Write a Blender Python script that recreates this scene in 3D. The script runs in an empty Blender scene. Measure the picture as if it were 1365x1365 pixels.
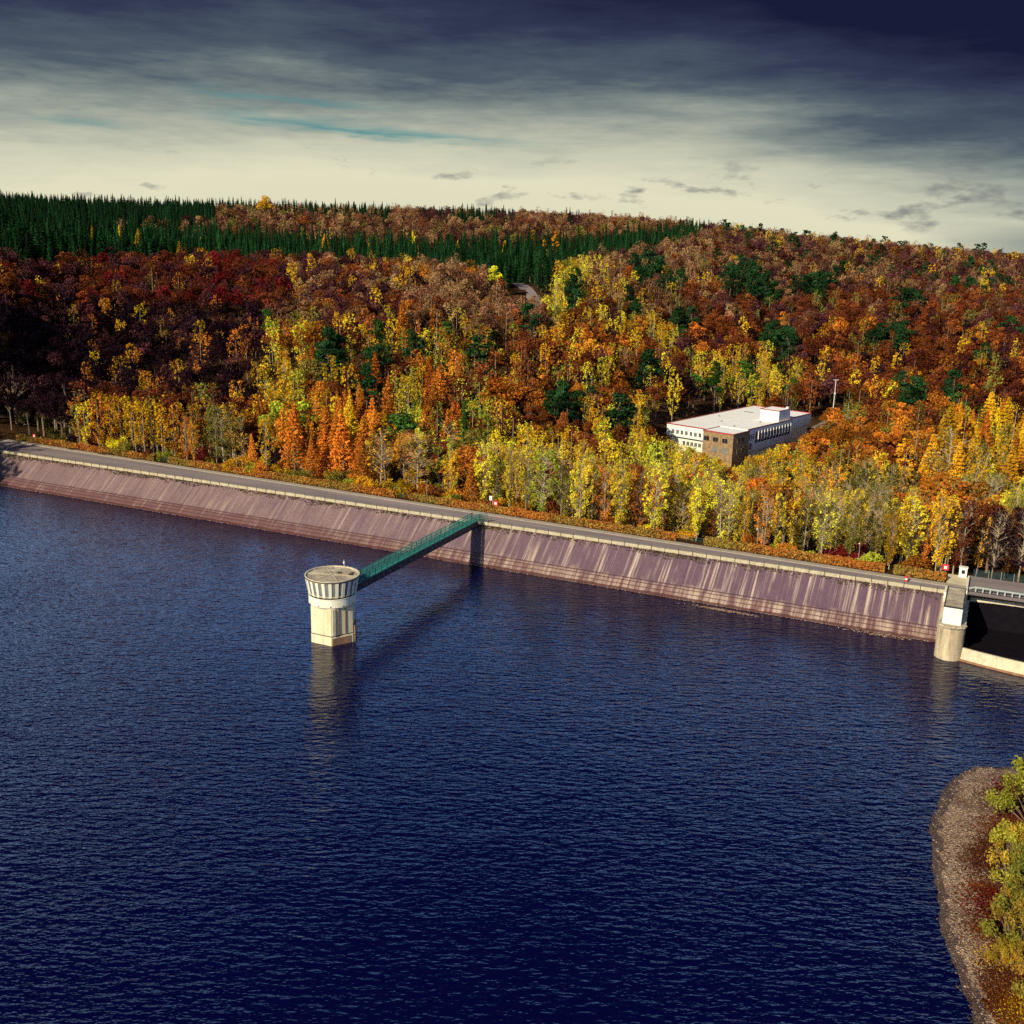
import bpy, math, random
import numpy as np
from mathutils import Vector, Matrix
R = math.radians
rng = np.random.RandomState(7)
random.seed(7)
scene = bpy.context.scene
COL = scene.collection

# ------------------------------------------------------------------ camera
F = 1384.0; CX = 682.5; PITCH = R(14.75); ROLL = R(1.3); CAMH = 71.0
cam_d = bpy.data.cameras.new('camera'); cam = bpy.data.objects.new('camera', cam_d); COL.objects.link(cam)
cam_d.sensor_width = 36; cam_d.lens = 36 * F / 1365; cam_d.clip_end = 60000; cam_d.clip_start = 1
cam.matrix_world = Matrix.Translation((0, 0, CAMH)) @ (Matrix.Rotation(R(90) - PITCH, 4, 'X') @ Matrix.Rotation(ROLL, 4, 'Z'))
scene.camera = cam

def ray(x, y):
    u = x - CX; v = CX - y
    c, s = math.cos(ROLL), math.sin(ROLL)
    u2 = u * c - v * s; v2 = u * s + v * c
    return (u2 / F, (F * math.cos(PITCH) + v2 * math.sin(PITCH)) / F, (v2 * math.cos(PITCH) - F * math.sin(PITCH)) / F)
def at(x, y, z):          # the point at height z seen at a place of the photograph
    r = ray(x, y); t = (z - CAMH) / r[2]
    return Vector((t * r[0], t * r[1], z))
def atd(x, y, d):         # the point at distance d
    r = ray(x, y); t = d / r[1]
    return Vector((t * r[0], d, CAMH + t * r[2]))
def proj(x, y, z):
    x = np.asarray(x, float); y = np.asarray(y, float); z = np.asarray(z, float) - CAMH
    dep = y * math.cos(PITCH) - z * math.sin(PITCH); v2 = y * math.sin(PITCH) + z * math.cos(PITCH)
    dep = np.maximum(dep, 1e-3)
    u2 = x * F / dep; v2 = v2 * F / dep
    c, s = math.cos(ROLL), math.sin(ROLL)
    return CX + u2 * c + v2 * s, CX - (-u2 * s + v2 * c), dep

# dam axes: s runs along the crest, n away from the water
OX, OY = -149.77, 298.06
DV = Vector((0.9063, -0.4226)); DV.normalize(); NV = Vector((-DV.y, DV.x))
def W(s, n, z): return Vector((OX + s * DV.x + n * NV.x, OY + s * DV.y + n * NV.y, z))
def SN(x, y):
    dx = np.asarray(x) - OX; dy = np.asarray(y) - OY
    return dx * DV.x + dy * DV.y, dx * NV.x + dy * NV.y
DAM_ROT = math.atan2(DV.y, DV.x)
def hedge_n(s): return 14.5 - 0.029 * s

# ------------------------------------------------------------------ materials
def nt(name):
    m = bpy.data.materials.new(name); m.use_nodes = True
    return m, m.node_tree, m.node_tree.nodes['Principled BSDF']
def N(t, typ, **kw):
    n = t.nodes.new(typ)
    for k, v in kw.items():
        if k in n.inputs: n.inputs[k].default_value = v
        else: setattr(n, k, v)
    return n
def ramp(t, fac, stops, interp='LINEAR'):
    r = N(t, 'ShaderNodeValToRGB'); r.color_ramp.interpolation = interp
    e = r.color_ramp.elements
    while len(e) < len(stops): e.new(0.5)
    for i, (p, c) in enumerate(stops):
        e[i].position = p; e[i].color = (*c, 1) if len(c) == 3 else c
    t.links.new(fac, r.inputs[0]); return r.outputs[0]
def mixc(t, fac, a, b, mode='MIX'):
    m = N(t, 'ShaderNodeMix', data_type='RGBA', blend_type=mode)
    for i, v in ((0, fac), (6, a), (7, b)):
        if hasattr(v, 'links'): t.links.new(v, m.inputs[i])
        elif i == 0: m.inputs[0].default_value = v
        else: m.inputs[i].default_value = (*v, 1)
    return m.outputs[2]
def math_(t, op, a, b=0.0, clamp=False):
    m = N(t, 'ShaderNodeMath', operation=op, use_clamp=clamp)
    for i, v in ((0, a), (1, b)):
        if hasattr(v, 'links'): t.links.new(v, m.inputs[i])
        else: m.inputs[i].default_value = v
    return m.outputs[0]
def noise(t, co, scale, detail=4, rough=0.55, sc=(1, 1, 1), rot=(0, 0, 0)):
    mp = N(t, 'ShaderNodeMapping'); mp.inputs['Scale'].default_value = sc; mp.inputs['Rotation'].default_value = rot
    t.links.new(co, mp.inputs[0])
    n = N(t, 'ShaderNodeTexNoise', Scale=scale, Detail=detail, Roughness=rough)
    t.links.new(mp.outputs[0], n.inputs[0]); return n.outputs['Fac']
def coord(t, kind='Object'): return N(t, 'ShaderNodeTexCoord').outputs[kind]

def weathered(name, col, col2, scale=1.0, rough=0.85, dirt=None, dirt_amt=0.5, bump=0.0, metallic=0.0, streak=False):
    """a plain surface with patches of a second colour and some dirt"""
    m, t, b = nt(name); co = coord(t)
    n1 = noise(t, co, 0.6 * scale, 5, 0.6, (1, 1, 0.25) if streak else (1, 1, 1))
    c = mixc(t, ramp(t, n1, [(0.35, (0, 0, 0)), (0.68, (1, 1, 1))]), col, col2)
    if dirt:
        n2 = noise(t, co, 2.3 * scale, 6, 0.7, (1, 1, 0.15) if streak else (1, 1, 1))
        c = mixc(t, math_(t, 'MULTIPLY', ramp(t, n2, [(0.5, (0, 0, 0)), (0.75, (1, 1, 1))]), dirt_amt), c, dirt)
    t.links.new(c, b.inputs['Base Color']); b.inputs['Roughness'].default_value = rough; b.inputs['Metallic'].default_value = metallic
    if bump:
        bp = N(t, 'ShaderNodeBump', Strength=bump, Distance=0.1)
        t.links.new(noise(t, co, 6 * scale, 5), bp.inputs['Height']); t.links.new(bp.outputs[0], b.inputs['Normal'])
    return m

M = {}
M['cream'] = weathered('cream_concrete', (0.68, 0.60, 0.40), (0.54, 0.46, 0.30), 1.2, 0.9, (0.16, 0.10, 0.06), 0.6, 0.2, streak=True)
M['cream_white'] = weathered('cream_render', (0.84, 0.81, 0.64), (0.76, 0.72, 0.54), 1.0, 0.8, (0.35, 0.28, 0.18), 0.35, streak=True)
M['tower'] = weathered('tower_concrete', (0.78, 0.69, 0.44), (0.66, 0.56, 0.34), 0.9, 0.9, (0.22, 0.15, 0.08), 0.55, 0.15, streak=True)
M['tower_wet'] = weathered('tower_wet_concrete', (0.36, 0.21, 0.10), (0.24, 0.12, 0.06), 1.5, 0.7, (0.06, 0.03, 0.02), 0.7, 0.2, streak=True)
M['roof_gravel'] = weathered('roof_gravel', (0.30, 0.23, 0.16), (0.62, 0.54, 0.36), 0.6, 0.95, (0.02, 0.016, 0.022), 1.0, 0.6)
M['dark_metal'] = weathered('dark_metal', (0.018, 0.02, 0.028), (0.03, 0.028, 0.032), 1.5, 0.55)
M['steel'] = weathered('grey_steel', (0.35, 0.36, 0.36), (0.25, 0.26, 0.27), 1.5, 0.5, metallic=0.3)
M['teal'] = weathered('teal_paint', (0.016, 0.22, 0.175), (0.012, 0.15, 0.13), 0.8, 0.55, (0.05, 0.07, 0.055), 0.6)
M['teal_dark'] = weathered('dark_green_paint', (0.01, 0.07, 0.07), (0.012, 0.05, 0.055), 1.0, 0.6)
M['girder'] = weathered('girder_paint', (0.03, 0.03, 0.05), (0.05, 0.04, 0.05), 1.5, 0.6, (0.12, 0.06, 0.05), 0.5)
M['glass'] = weathered('window_glass', (0.13, 0.16, 0.17), (0.22, 0.24, 0.22), 0.5, 0.2)
M['glass_dark'] = weathered('dark_window_glass', (0.012, 0.012, 0.02), (0.03, 0.03, 0.04), 0.7, 0.12)
M['white'] = weathered('white_paint', (0.82, 0.81, 0.74), (0.74, 0.73, 0.64), 0.5, 0.7, (0.40, 0.34, 0.24), 0.25, streak=True)
M['white_roof'] = weathered('roof_membrane', (0.90, 0.88, 0.79), (0.84, 0.81, 0.71), 0.25, 0.85, (0.5, 0.45, 0.36), 0.30)
M['red_trim'] = weathered('red_trim', (0.42, 0.05, 0.05), (0.30, 0.04, 0.04), 1.0, 0.6)
M['red'] = weathered('red_paint', (0.70, 0.02, 0.03), (0.55, 0.02, 0.03), 1.0, 0.5)
M['shingle'] = weathered('brown_cladding', (0.20, 0.115, 0.055), (0.40, 0.27, 0.13), 1.5, 0.85, (0.05, 0.03, 0.025), 0.9, 0.4)
M['bark'] = weathered('brown_bark', (0.16, 0.10, 0.06), (0.26, 0.18, 0.11), 2.0, 0.95)
M['pine_bark'] = weathered('pine_bark', (0.20, 0.10, 0.055), (0.12, 0.07, 0.05), 2.0, 0.95)
M['birch_bark'] = weathered('pale_bark', (0.46, 0.37, 0.22), (0.32, 0.25, 0.15), 3.0, 0.9, (0.06, 0.05, 0.04), 0.8)
M['shade_black'] = weathered('shade_black_concrete', (0.006, 0.005, 0.009), (0.010, 0.008, 0.010), 1.0, 0.95, (0.025, 0.015, 0.012), 0.3, 0.3)  # near-black concrete: the spillway chamber's shade is put into its colour
M['shade_black'].node_tree.nodes['Principled BSDF'].inputs['Specular IOR Level'].default_value = 0.02

def leaf_material():
    m = bpy.data.materials.new('autumn_leaves'); m.use_nodes = True; t = m.node_tree; t.nodes.clear()
    oi = N(t, 'ShaderNodeObjectInfo'); a = N(t, 'ShaderNodeAttribute', attribute_name='tint')
    c = mixc(t, 1.0, oi.outputs['Color'], a.outputs['Color'], 'MULTIPLY')
    d = N(t, 'ShaderNodeBsdfDiffuse'); tr = N(t, 'ShaderNodeBsdfTranslucent'); mx = N(t, 'ShaderNodeMixShader'); mx.inputs[0].default_value = 0.22
    t.links.new(c, d.inputs[0]); t.links.new(c, tr.inputs[0]); t.links.new(d.outputs[0], mx.inputs[1]); t.links.new(tr.outputs[0], mx.inputs[2])
    o = N(t, 'ShaderNodeOutputMaterial'); t.links.new(mx.outputs[0], o.inputs[0]); return m
M['leaf'] = leaf_material()

def road_material():
    m, t, b = nt('asphalt'); co = coord(t)
    c = mixc(t, ramp(t, noise(t, co, 0.35, 5, 0.6, (0.12, 1, 1)), [(0.35, (0, 0, 0)), (0.7, (1, 1, 1))]), (0.25, 0.205, 0.205), (0.36, 0.30, 0.28))
    c = mixc(t, math_(t, 'MULTIPLY', noise(t, co, 30, 3), 0.35), c, (0.06, 0.05, 0.055))
    t.links.new(c, b.inputs['Base Color']); b.inputs['Roughness'].default_value = 0.95; b.inputs['Specular IOR Level'].default_value = 0.1; return m
M['road'] = road_material()

def ground_material():
    m, t, b = nt('forest_floor'); co = coord(t)
    c = mixc(t, ramp(t, noise(t, co, 0.08, 6, 0.65), [(0.35, (0, 0, 0)), (0.65, (1, 1, 1))]), (0.055, 0.025, 0.014), (0.10, 0.05, 0.02))
    c = mixc(t, ramp(t, noise(t, co, 0.03, 6, 0.7), [(0.55, (0, 0, 0)), (0.7, (1, 1, 1))]), c, (0.06, 0.075, 0.02))
    c = mixc(t, math_(t, 'MULTIPLY', noise(t, co, 1.7, 6, 0.7), 0.6), c, (0.03, 0.02, 0.012))
    t.links.new(c, b.inputs['Base Color']); b.inputs['Roughness'].default_value = 1; b.inputs['Specular IOR Level'].default_value = 0
    bp = N(t, 'ShaderNodeBump', Strength=0.8, Distance=0.6); t.links.new(noise(t, co, 0.8, 5), bp.inputs['Height']); t.links.new(bp.outputs[0], b.inputs['Normal'])
    return m
M['ground'] = ground_material()

def face_material():
    """upstream masonry facing, local x along the dam, z height: mauve stone, pale lime runs, a drawdown band near the water"""
    m, t, b = nt('stone_facing'); co = coord(t)
    sx = N(t, 'ShaderNodeSeparateXYZ'); t.links.new(co, sx.inputs[0]); X, Z = sx.outputs[0], sx.outputs[2]
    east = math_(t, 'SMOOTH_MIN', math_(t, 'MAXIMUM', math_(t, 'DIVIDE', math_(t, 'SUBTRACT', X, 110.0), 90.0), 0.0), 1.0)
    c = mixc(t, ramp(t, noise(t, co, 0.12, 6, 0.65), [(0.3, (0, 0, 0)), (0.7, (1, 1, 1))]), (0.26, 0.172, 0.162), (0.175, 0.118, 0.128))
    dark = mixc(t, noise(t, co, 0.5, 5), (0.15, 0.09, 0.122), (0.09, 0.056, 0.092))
    c = mixc(t, math_(t, 'MULTIPLY', east, 0.85), c, dark)  # right part darkened: shadow tone mixed into the stone colour
    # masonry grain
    br = noise(t, co, 2.4, 4, 0.7, (0.6, 1.4, 1.4)); c = mixc(t, math_(t, 'MULTIPLY', ramp(t, br, [(0.42, (1, 1, 1)), (0.62, (0, 0, 0))]), 0.38), c, (0.09, 0.05, 0.06))
    # dark runs down the slope
    dk = noise(t, co, 1.0, 6, 0.7, (1, 0.03, 0.03)); c = mixc(t, math_(t, 'MULTIPLY', ramp(t, dk, [(0.52, (0, 0, 0)), (0.68, (1, 1, 1))]), 0.7), c, (0.075, 0.042, 0.075))
    # pale runs
    pl = noise(t, co, 0.85, 6, 0.72, (1, 0.02, 0.02)); pl2 = noise(t, co, 0.25, 3, 0.6, (1, 0.25, 0.25))
    amt = math_(t, 'ADD', math_(t, 'MULTIPLY', east, 0.55), 0.30)
    streak = math_(t, 'MULTIPLY', ramp(t, pl, [(0.50, (0, 0, 0)), (0.62, (1, 1, 1))]), ramp(t, pl2, [(0.36, (0, 0, 0)), (0.55, (1, 1, 1))]))
    c = mixc(t, math_(t, 'MULTIPLY', streak, amt), c, (0.60, 0.47, 0.35))
    jn = math_(t, 'LESS_THAN', math_(t, 'ABSOLUTE', math_(t, 'SUBTRACT', math_(t, 'MODULO', math_(t, 'ADD', X, 100.0), 11.7), 5.0)), 0.07); c = mixc(t, math_(t, 'MULTIPLY', jn, 0.5), c, (0.07, 0.04, 0.05))
    # band of drawdown below about a third of the height
    zn = math_(t, 'ADD', Z, math_(t, 'MULTIPLY', math_(t, 'SUBTRACT', noise(t, co, 0.3, 4), 0.5), 0.5))
    low = ramp(t, math_(t, 'DIVIDE', math_(t, 'ADD', zn, math_(t, 'MULTIPLY', math_(t, 'SUBTRACT', noise(t, co, 0.5, 4, .6, (1, .1, .1)), .5), 2.6)), 4.0), [(.40, (1, 1, 1)), (.58, (0, 0, 0))])
    bandc = mixc(t, ramp(t, noise(t, co, 0.9, 5, 0.7, (1, 0.06, 0.06)), [(0.42, (0, 0, 0)), (0.60, (1, 1, 1))]), (0.15, 0.075, 0.07), (0.48, 0.36, 0.27))
    bandw = mixc(t, ramp(t, noise(t, co, 0.9, 5, 0.7, (1, 0.06, 0.06)), [(0.55, (0, 0, 0)), (0.68, (1, 1, 1))]), (0.13, 0.062, 0.06), (0.34, 0.23, 0.19))
    c = mixc(t, math_(t, 'MULTIPLY', low, 0.85), c, mixc(t, east, bandw, bandc))
    for z0, w in ((2.05, 0.10), (1.6, 0.08), (0.95, 0.07)):
        ln = math_(t, 'LESS_THAN', math_(t, 'ABSOLUTE', math_(t, 'SUBTRACT', math_(t, 'ADD', Z, math_(t, 'MULTIPLY', math_(t, 'SUBTRACT', noise(t, co, 0.6, 3), 0.5), 0.12)), z0)), w)
        c = mixc(t, math_(t, 'MULTIPLY', ln, 0.75), c, (0.06, 0.03, 0.035))
    foot = math_(t, 'LESS_THAN', zn, 0.42); c = mixc(t, math_(t, 'MULTIPLY', foot, 0.85), c, (0.07, 0.025, 0.025))
    t.links.new(c, b.inputs['Base Color']); b.inputs['Roughness'].default_value = 0.95; b.inputs['Specular IOR Level'].default_value = 0.15
    bp = N(t, 'ShaderNodeBump', Strength=0.7, Distance=0.15); t.links.new(br, bp.inputs['Height']); t.links.new(bp.outputs[0], b.inputs['Normal'])
    return m
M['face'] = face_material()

def water_material():
    m, t, b = nt('lake_water'); co = coord(t)
    b.inputs['Base Color'].default_value = (0.0007, 0.0012, 0.029, 1); b.inputs['Roughness'].default_value = 0.07
    b.inputs['IOR'].default_value = 1.333
    wind = ramp(t, noise(t, co, 0.016, 4, 0.6, (1, .55, 1), (0, 0, R(20))), [(.34, (0, 0, 0)), (.66, (1, 1, 1))])
    n1 = noise(t, co, 1.15, 3, 0.55, (0.42, 1, 1), (0, 0, R(-6)))
    n2 = noise(t, co, 1.3, 2, 0.5, (0.40, 1, 1), (0, 0, R(14)))
    n3 = noise(t, co, 0.22, 2, 0.5, (0.45, 1, 1), (0, 0, R(4)))
    h = math_(t, 'ADD', math_(t, 'ADD', n1, n2), math_(t, 'MULTIPLY', n3, 1.2))
    bp = N(t, 'ShaderNodeBump', Strength=1.0, Distance=0.185)
    t.links.new(h, bp.inputs['Height']); t.links.new(math_(t, 'ADD', 0.5, math_(t, 'MULTIPLY', wind, 0.5)), bp.inputs['Strength'])
    t.links.new(bp.outputs[0], b.inputs['Normal']); return m
M['water'] = water_material()

def gravel_material():
    m, t, b = nt('shore_gravel'); co = coord(t)
    v = N(t, 'ShaderNodeTexVoronoi', Scale=4.6); t.links.new(co, v.inputs[0])
    sep = N(t, 'ShaderNodeSeparateColor'); t.links.new(v.outputs['Color'], sep.inputs[0])
    c = ramp(t, sep.outputs[0], [(0.0, (0.10, 0.06, 0.05)), (0.4, (0.27, 0.175, 0.11)), (0.75, (0.42, 0.285, 0.18)), (1.0, (0.54, 0.39, 0.26))])
    c = mixc(t, ramp(t, noise(t, co, 0.16, 6, 0.7), [(0.48, (0, 0, 0)), (0.62, (1, 1, 1))]), c, (0.11, 0.05, 0.025), 'MIX')
    s = N(t, 'ShaderNodeSeparateXYZ'); t.links.new(co, s.inputs[0])
    wet = math_(t, 'LESS_THAN', math_(t, 'ADD', s.outputs[2], math_(t, 'MULTIPLY', math_(t, 'SUBTRACT', noise(t, co, 0.5, 3), 0.5), 0.3)), 0.16)
    c = mixc(t, math_(t, 'MULTIPLY', wet, 0.8), c, (0.035, 0.014, 0.016))
    t.links.new(c, b.inputs['Base Color']); b.inputs['Roughness'].default_value = 0.95
    bp = N(t, 'ShaderNodeBump', Strength=1.0, Distance=0.2); t.links.new(v.outputs['Distance'], bp.inputs['Height']); t.links.new(bp.outputs[0], b.inputs['Normal'])
    return m
M['gravel'] = gravel_material()

# ------------------------------------------------------------------ mesh helpers
class MB:
    def __init__(self): self.v = []; self.f = []
    def add(self, verts, faces):
        o = len(self.v); self.v += [tuple(p) for p in verts]; self.f += [tuple(i + o for i in f) for f in faces]
    def box(self, x0, x1, y0, y1, z0, z1):
        self.add([(x0, y0, z0), (x1, y0, z0), (x1, y1, z0), (x0, y1, z0), (x0, y0, z1), (x1, y0, z1), (x1, y1, z1), (x0, y1, z1)],
                 [(0, 3, 2, 1), (4, 5, 6, 7), (0, 1, 5, 4), (1, 2, 6, 5), (2, 3, 7, 6), (3, 0, 4, 7)])
    def tube(self, pts, rad, sides=6, cap=True):
        pts = [Vector(p) for p in pts]; rings = []
        for i, p in enumerate(pts):
            d = (pts[min(i + 1, len(pts) - 1)] - pts[max(i - 1, 0)]).normalized()
            a = d.orthogonal().normalized(); c = d.cross(a)
            r = rad[i] if isinstance(rad, (list, tuple)) else rad
            rings.append([p + a * (r * math.cos(2 * math.pi * k / sides)) + c * (r * math.sin(2 * math.pi * k / sides)) for k in range(sides)])
        # keep the rings from twisting
        for i in range(1, len(rings)):
            k0 = min(range(sides), key=lambda k: (rings[i][k] - rings[i - 1][0]).length)
            rings[i] = rings[i][k0:] + rings[i][:k0]
        vs = [v for r in rings for v in r]; fs = []
        for i in range(len(rings) - 1):
            for k in range(sides):
                fs.append((i * sides + k, i * sides + (k + 1) % sides, (i + 1) * sides + (k + 1) % sides, (i + 1) * sides + k))
        if cap: fs += [tuple(range(sides))[::-1], tuple((len(rings) - 1) * sides + k for k in range(sides))]
        self.add(vs, fs)
    def lathe(self, prof, seg=32, a0=0, a1=2 * math.pi, center=(0, 0)):
        full = abs(a1 - a0 - 2 * math.pi) < 1e-6; m = seg if full else seg + 1
        vs = [(center[0] + r * math.cos(a0 + (a1 - a0) * k / seg), center[1] + r * math.sin(a0 + (a1 - a0) * k / seg), z) for r, z in prof for k in range(m)]
        fs = []
        for i in range(len(prof) - 1):
            for k in range(seg):
                k2 = (k + 1) % m; fs.append((i * m + k, i * m + k2, (i + 1) * m + k2, (i + 1) * m + k))
        self.add(vs, fs)
    def prism(self, poly, z0, z1):
        n = len(poly)
        self.add([(x, y, z0) for x, y in poly] + [(x, y, z1) for x, y in poly],
                 [tuple(range(n))[::-1], tuple(range(n, 2 * n))] + [(i, (i + 1) % n, n + (i + 1) % n, n + i) for i in range(n)])
    def mesh(self, name, mat):
        me = bpy.data.meshes.new(name); me.from_pydata(self.v, [], self.f); me.update()
        if mat: me.materials.append(mat)
        return me
    def build(self, name, mat, parent=None, loc=None, rz=0.0, bevel=0.0):
        o = bpy.data.objects.new(name, self.mesh(name, mat)); COL.objects.link(o)
        if parent: o.parent = parent
        if loc is not None: o.location = loc
        o.rotation_euler.z = rz
        if bevel:
            b = o.modifiers.new('bevel', 'BEVEL'); b.width = bevel; b.segments = 2; b.limit_method = 'ANGLE'
        return o
def tag(o, label=None, cat=None, group=None, kind=None):
    for k, v in (('label', label), ('category', cat), ('group', group), ('kind', kind)):
        if v: o[k] = v
    return o
def empty(name, loc, rz=0.0, label=None, cat=None, group=None):
    o = bpy.data.objects.new(name, None); COL.objects.link(o); o.location = loc; o.rotation_euler.z = rz; o.empty_display_size = 0.5
    return tag(o, label, cat, group)
def copy_tree(o, parent=None):
    c = o.copy(); COL.objects.link(c)
    if parent: c.parent = parent
    for ch in list(o.children): copy_tree(ch, c)
    return c
def np_mesh(name, V, Fq, mat, tint=None):
    """quads from arrays, with a per-face colour"""
    me = bpy.data.meshes.new(name); nv, nf = len(V), len(Fq); k = Fq.shape[1]
    me.vertices.add(nv); me.vertices.foreach_set('co', V.astype(np.float32).ravel())
    me.loops.add(nf * k); me.loops.foreach_set('vertex_index', Fq.astype(np.int32).ravel())
    me.polygons.add(nf); me.polygons.foreach_set('loop_start', np.arange(0, nf * k, k, dtype=np.int32))
    me.update(calc_edges=True)
    if tint is not None:
        a = me.attributes.new('tint', 'FLOAT_COLOR', 'POINT')
        a.data.foreach_set('color', np.concatenate([tint, np.ones((nv, 1))], 1).astype(np.float32).ravel())
    me.materials.append(mat); return me

# ------------------------------------------------------------------ terrain
CP = [(-175, 300, 9), (-200, 290, 28), (-240, 280, 58), (-300, 280, 88), (-250, 350, 62), (-300, 420, 78), (-210, 350, 34), (-176, 345, 13),
      (-260, 200, 55), (-420, 350, 100), (-400, 560, 92), (-215, 400, 30), (-235, 460, 42), (-205, 249, 46), (-186, 271, 34), (-235, 215, 62), (-172, 288, 20)]
for s, n, z in ((-12, 20, 6.6), (0, 19, 6.5), (60, 17, 6.4), (120, 15, 6.3), (180, 13, 6.2), (230, 12, 6.2), (270, 16, 6.6), (300, 20, 7),
                (0, 35, 6), (60, 42, 3), (120, 40, 1), (180, 42, -3), (230, 48, -3), (290, 50, 4)):
    p = W(s, n, z); CP.append((p.x, p.y, z))
CP += [(57, 386, -7), (79, 367, -7), (123, 417, -6), (93, 429, -5), (70, 405, -6), (105, 385, -6)]
for px, py, d, h in ((20, 540, 370, 10), (100, 520, 375, 12), (100, 450, 430, 16), (100, 400, 475, 17), (100, 350, 520, 18), (100, 290, 650, 26), (100, 262, 950, 26),
                     (300, 520, 370, 12), (300, 450, 425, 16), (300, 390, 490, 17), (300, 350, 550, 18), (330, 300, 730, 26), (300, 264, 1000, 25),
                     (450, 430, 400, 15), (450, 395, 470, 16), (450, 350, 570, 18), (500, 308, 760, 26), (500, 266, 1200, 25),
                     (600, 390, 470, 16), (600, 480, 385, 15), (600, 345, 620, 17), (650, 325, 740, 26), (650, 300, 950, 22), (650, 273, 1300, 22),
                     (700, 385, 600, 0), (740, 460, 420, 15), (740, 540, 350, 14), (800, 320, 800, 20), (800, 280, 1300, 22), (800, 400, 560, 16), (850, 470, 450, 15),
                     (900, 297, 920, 26), (950, 292, 1250, 22), (950, 380, 620, 16), (950, 450, 510, 15), (960, 490, 470, 15),
                     (1100, 312, 1150, 20), (1100, 350, 800, 17), (1100, 420, 580, 16), (1100, 490, 480, 16),
                     (1250, 325, 1100, 20), (1250, 370, 740, 17), (1250, 440, 540, 16), (1250, 500, 430, 16), (1250, 545, 340, 18),
                     (1365, 338, 1000, 18), (1365, 400, 620, 17), (1365, 470, 460, 16), (1365, 540, 340, 18), (1365, 640, 260, 16)):
    p = atd(px, py, d); CP.append((p.x, p.y, p.z - h))
CP += [(0, 1800, 62), (800, 1700, 18), (-800, 1600, 88), (900, 900, 35), (600, 1300, 35), (1500, 2500, -10), (-1500, 2500, 50), (0, 2600, 20)]
CP = np.array(CP, float); SC = 400.0
def _k(a, b):
    r2 = ((a[:, None, :] - b[None, :, :]) ** 2).sum(2) / SC ** 2
    return np.where(r2 > 0, 0.5 * r2 * np.log(np.maximum(r2, 1e-12)), 0)
_n = len(CP); A = np.zeros((_n + 3, _n + 3)); A[:_n, :_n] = _k(CP[:, :2], CP[:, :2]) + 0.002 * np.eye(_n)
A[:_n, _n] = 1; A[:_n, _n + 1:] = CP[:, :2] / SC; A[_n:, :_n] = A[:_n, _n:].T
_w = np.linalg.solve(A, np.concatenate([CP[:, 2], np.zeros(3)]))
def sstep(a, b, x): t = np.clip((x - a) / (b - a), 0, 1); return t * t * (3 - 2 * t)
def vnoise(x, y, s):
    return (np.sin(x / s * 1.3 + 2.1 * np.sin(y / s * 0.7)) + np.sin(y / s * 1.1 + 1.7 * np.sin(x / s * 0.9 + 1.0))) * 0.5
def terrain(x, y):
    x = np.atleast_1d(np.asarray(x, float)); y = np.atleast_1d(np.asarray(y, float)); z = np.empty_like(x)
    cx = np.clip(x, -900, 1200); cy = np.clip(y, 150, 2200)
    for i in range(0, len(x), 20000):
        q = np.stack([cx[i:i + 20000], cy[i:i + 20000]], 1)
        z[i:i + 20000] = _k(q, CP[:, :2]) @ _w[:_n] + _w[_n] + q / SC @ _w[_n + 1:]
    s, n = SN(x, y)
    z = np.clip(z, -14, 130) + vnoise(x, y, 23) * 0.7 * sstep(20, 60, n)
    far = np.maximum(sstep(1500, 3200, y), np.maximum(sstep(700, 2200, -x), sstep(800, 2200, x)))
    z = z * (1 - far) + far * (-16)
    # gentle bench just behind the hedge, nothing higher than the road under it
    z = np.where((n < 12) & (s > -14) & (s < 300), np.minimum(z, 6.3), z)
    lake = sstep(-30, -15, s - np.maximum(0, -n) * .4) * (1 - sstep(60, 120, x - 80 - 0.0 * y)) * (1 - sstep(3, 8, n))
    z = z * (1 - lake) + lake * (-14)
    z = np.where((n < 1.5) & (s > 200) & (s < 300), np.minimum(z, -6), z); z = np.where((n < 8) & (s > 252) & (s < 300), np.minimum(z, -6), z)
    z = np.where(y < 150, np.where((x > -260) & (x < 120), -14, np.minimum(z, 40)), z)
    return z
def axis(lo, a, b, hi, step, grow=1.22):
    v = list(np.arange(a, b + 0.1, step)); s = step
    while v[-1] < hi: s *= grow; v.append(v[-1] + s)
    s = step
    while v[0] > lo: s *= grow; v.insert(0, v[0] - s)
    return np.array(v)
xs = axis(-16000, -420, 420, 16000, 6.0); ys = axis(-3000, 190, 640, 30000, 6.0, 1.08)
GX, GY = np.meshgrid(xs, ys); GZ = terrain(GX.ravel(), GY.ravel())
ny, nx = GX.shape; idx = np.arange(nx * ny).reshape(ny, nx)
Fq = np.stack([idx[:-1, :-1], idx[:-1, 1:], idx[1:, 1:], idx[1:, :-1]], -1).reshape(-1, 4)
me = np_mesh('ground', np.stack([GX.ravel(), GY.ravel(), GZ], 1), Fq, M['ground']); me.shade_smooth()
g = bpy.data.objects.new('ground', me); COL.objects.link(g); tag(g, 'rolling forest floor covered in brown fallen leaves behind the dam', kind='structure')
def gz(x, y): return float(terrain([x], [y])[0])

# water sheet
mb = MB(); mb.add([(-1500, -2500, 0), (140, -2500, 0), (140, 230, 0), (-1500, 900, 0)], [(0, 1, 2, 3)])
# trim to the lake side of the dam: the sheet ends under the crest
a = W(-60, 2, 0); b2 = W(300, 2, 0)
mb = MB(); mb.add([(-900, -2500, 0), (b2.x + 60, -2500, 0), (b2.x + 60, b2.y - 40, 0), (b2.x, b2.y, 0), (a.x, a.y, 0), (-900, a.y - 60, 0)], [(0, 1, 2, 3, 4, 5)])
o = mb.build('water', M['water']); tag(o, 'dark blue rippled reservoir water', kind='structure')

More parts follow.
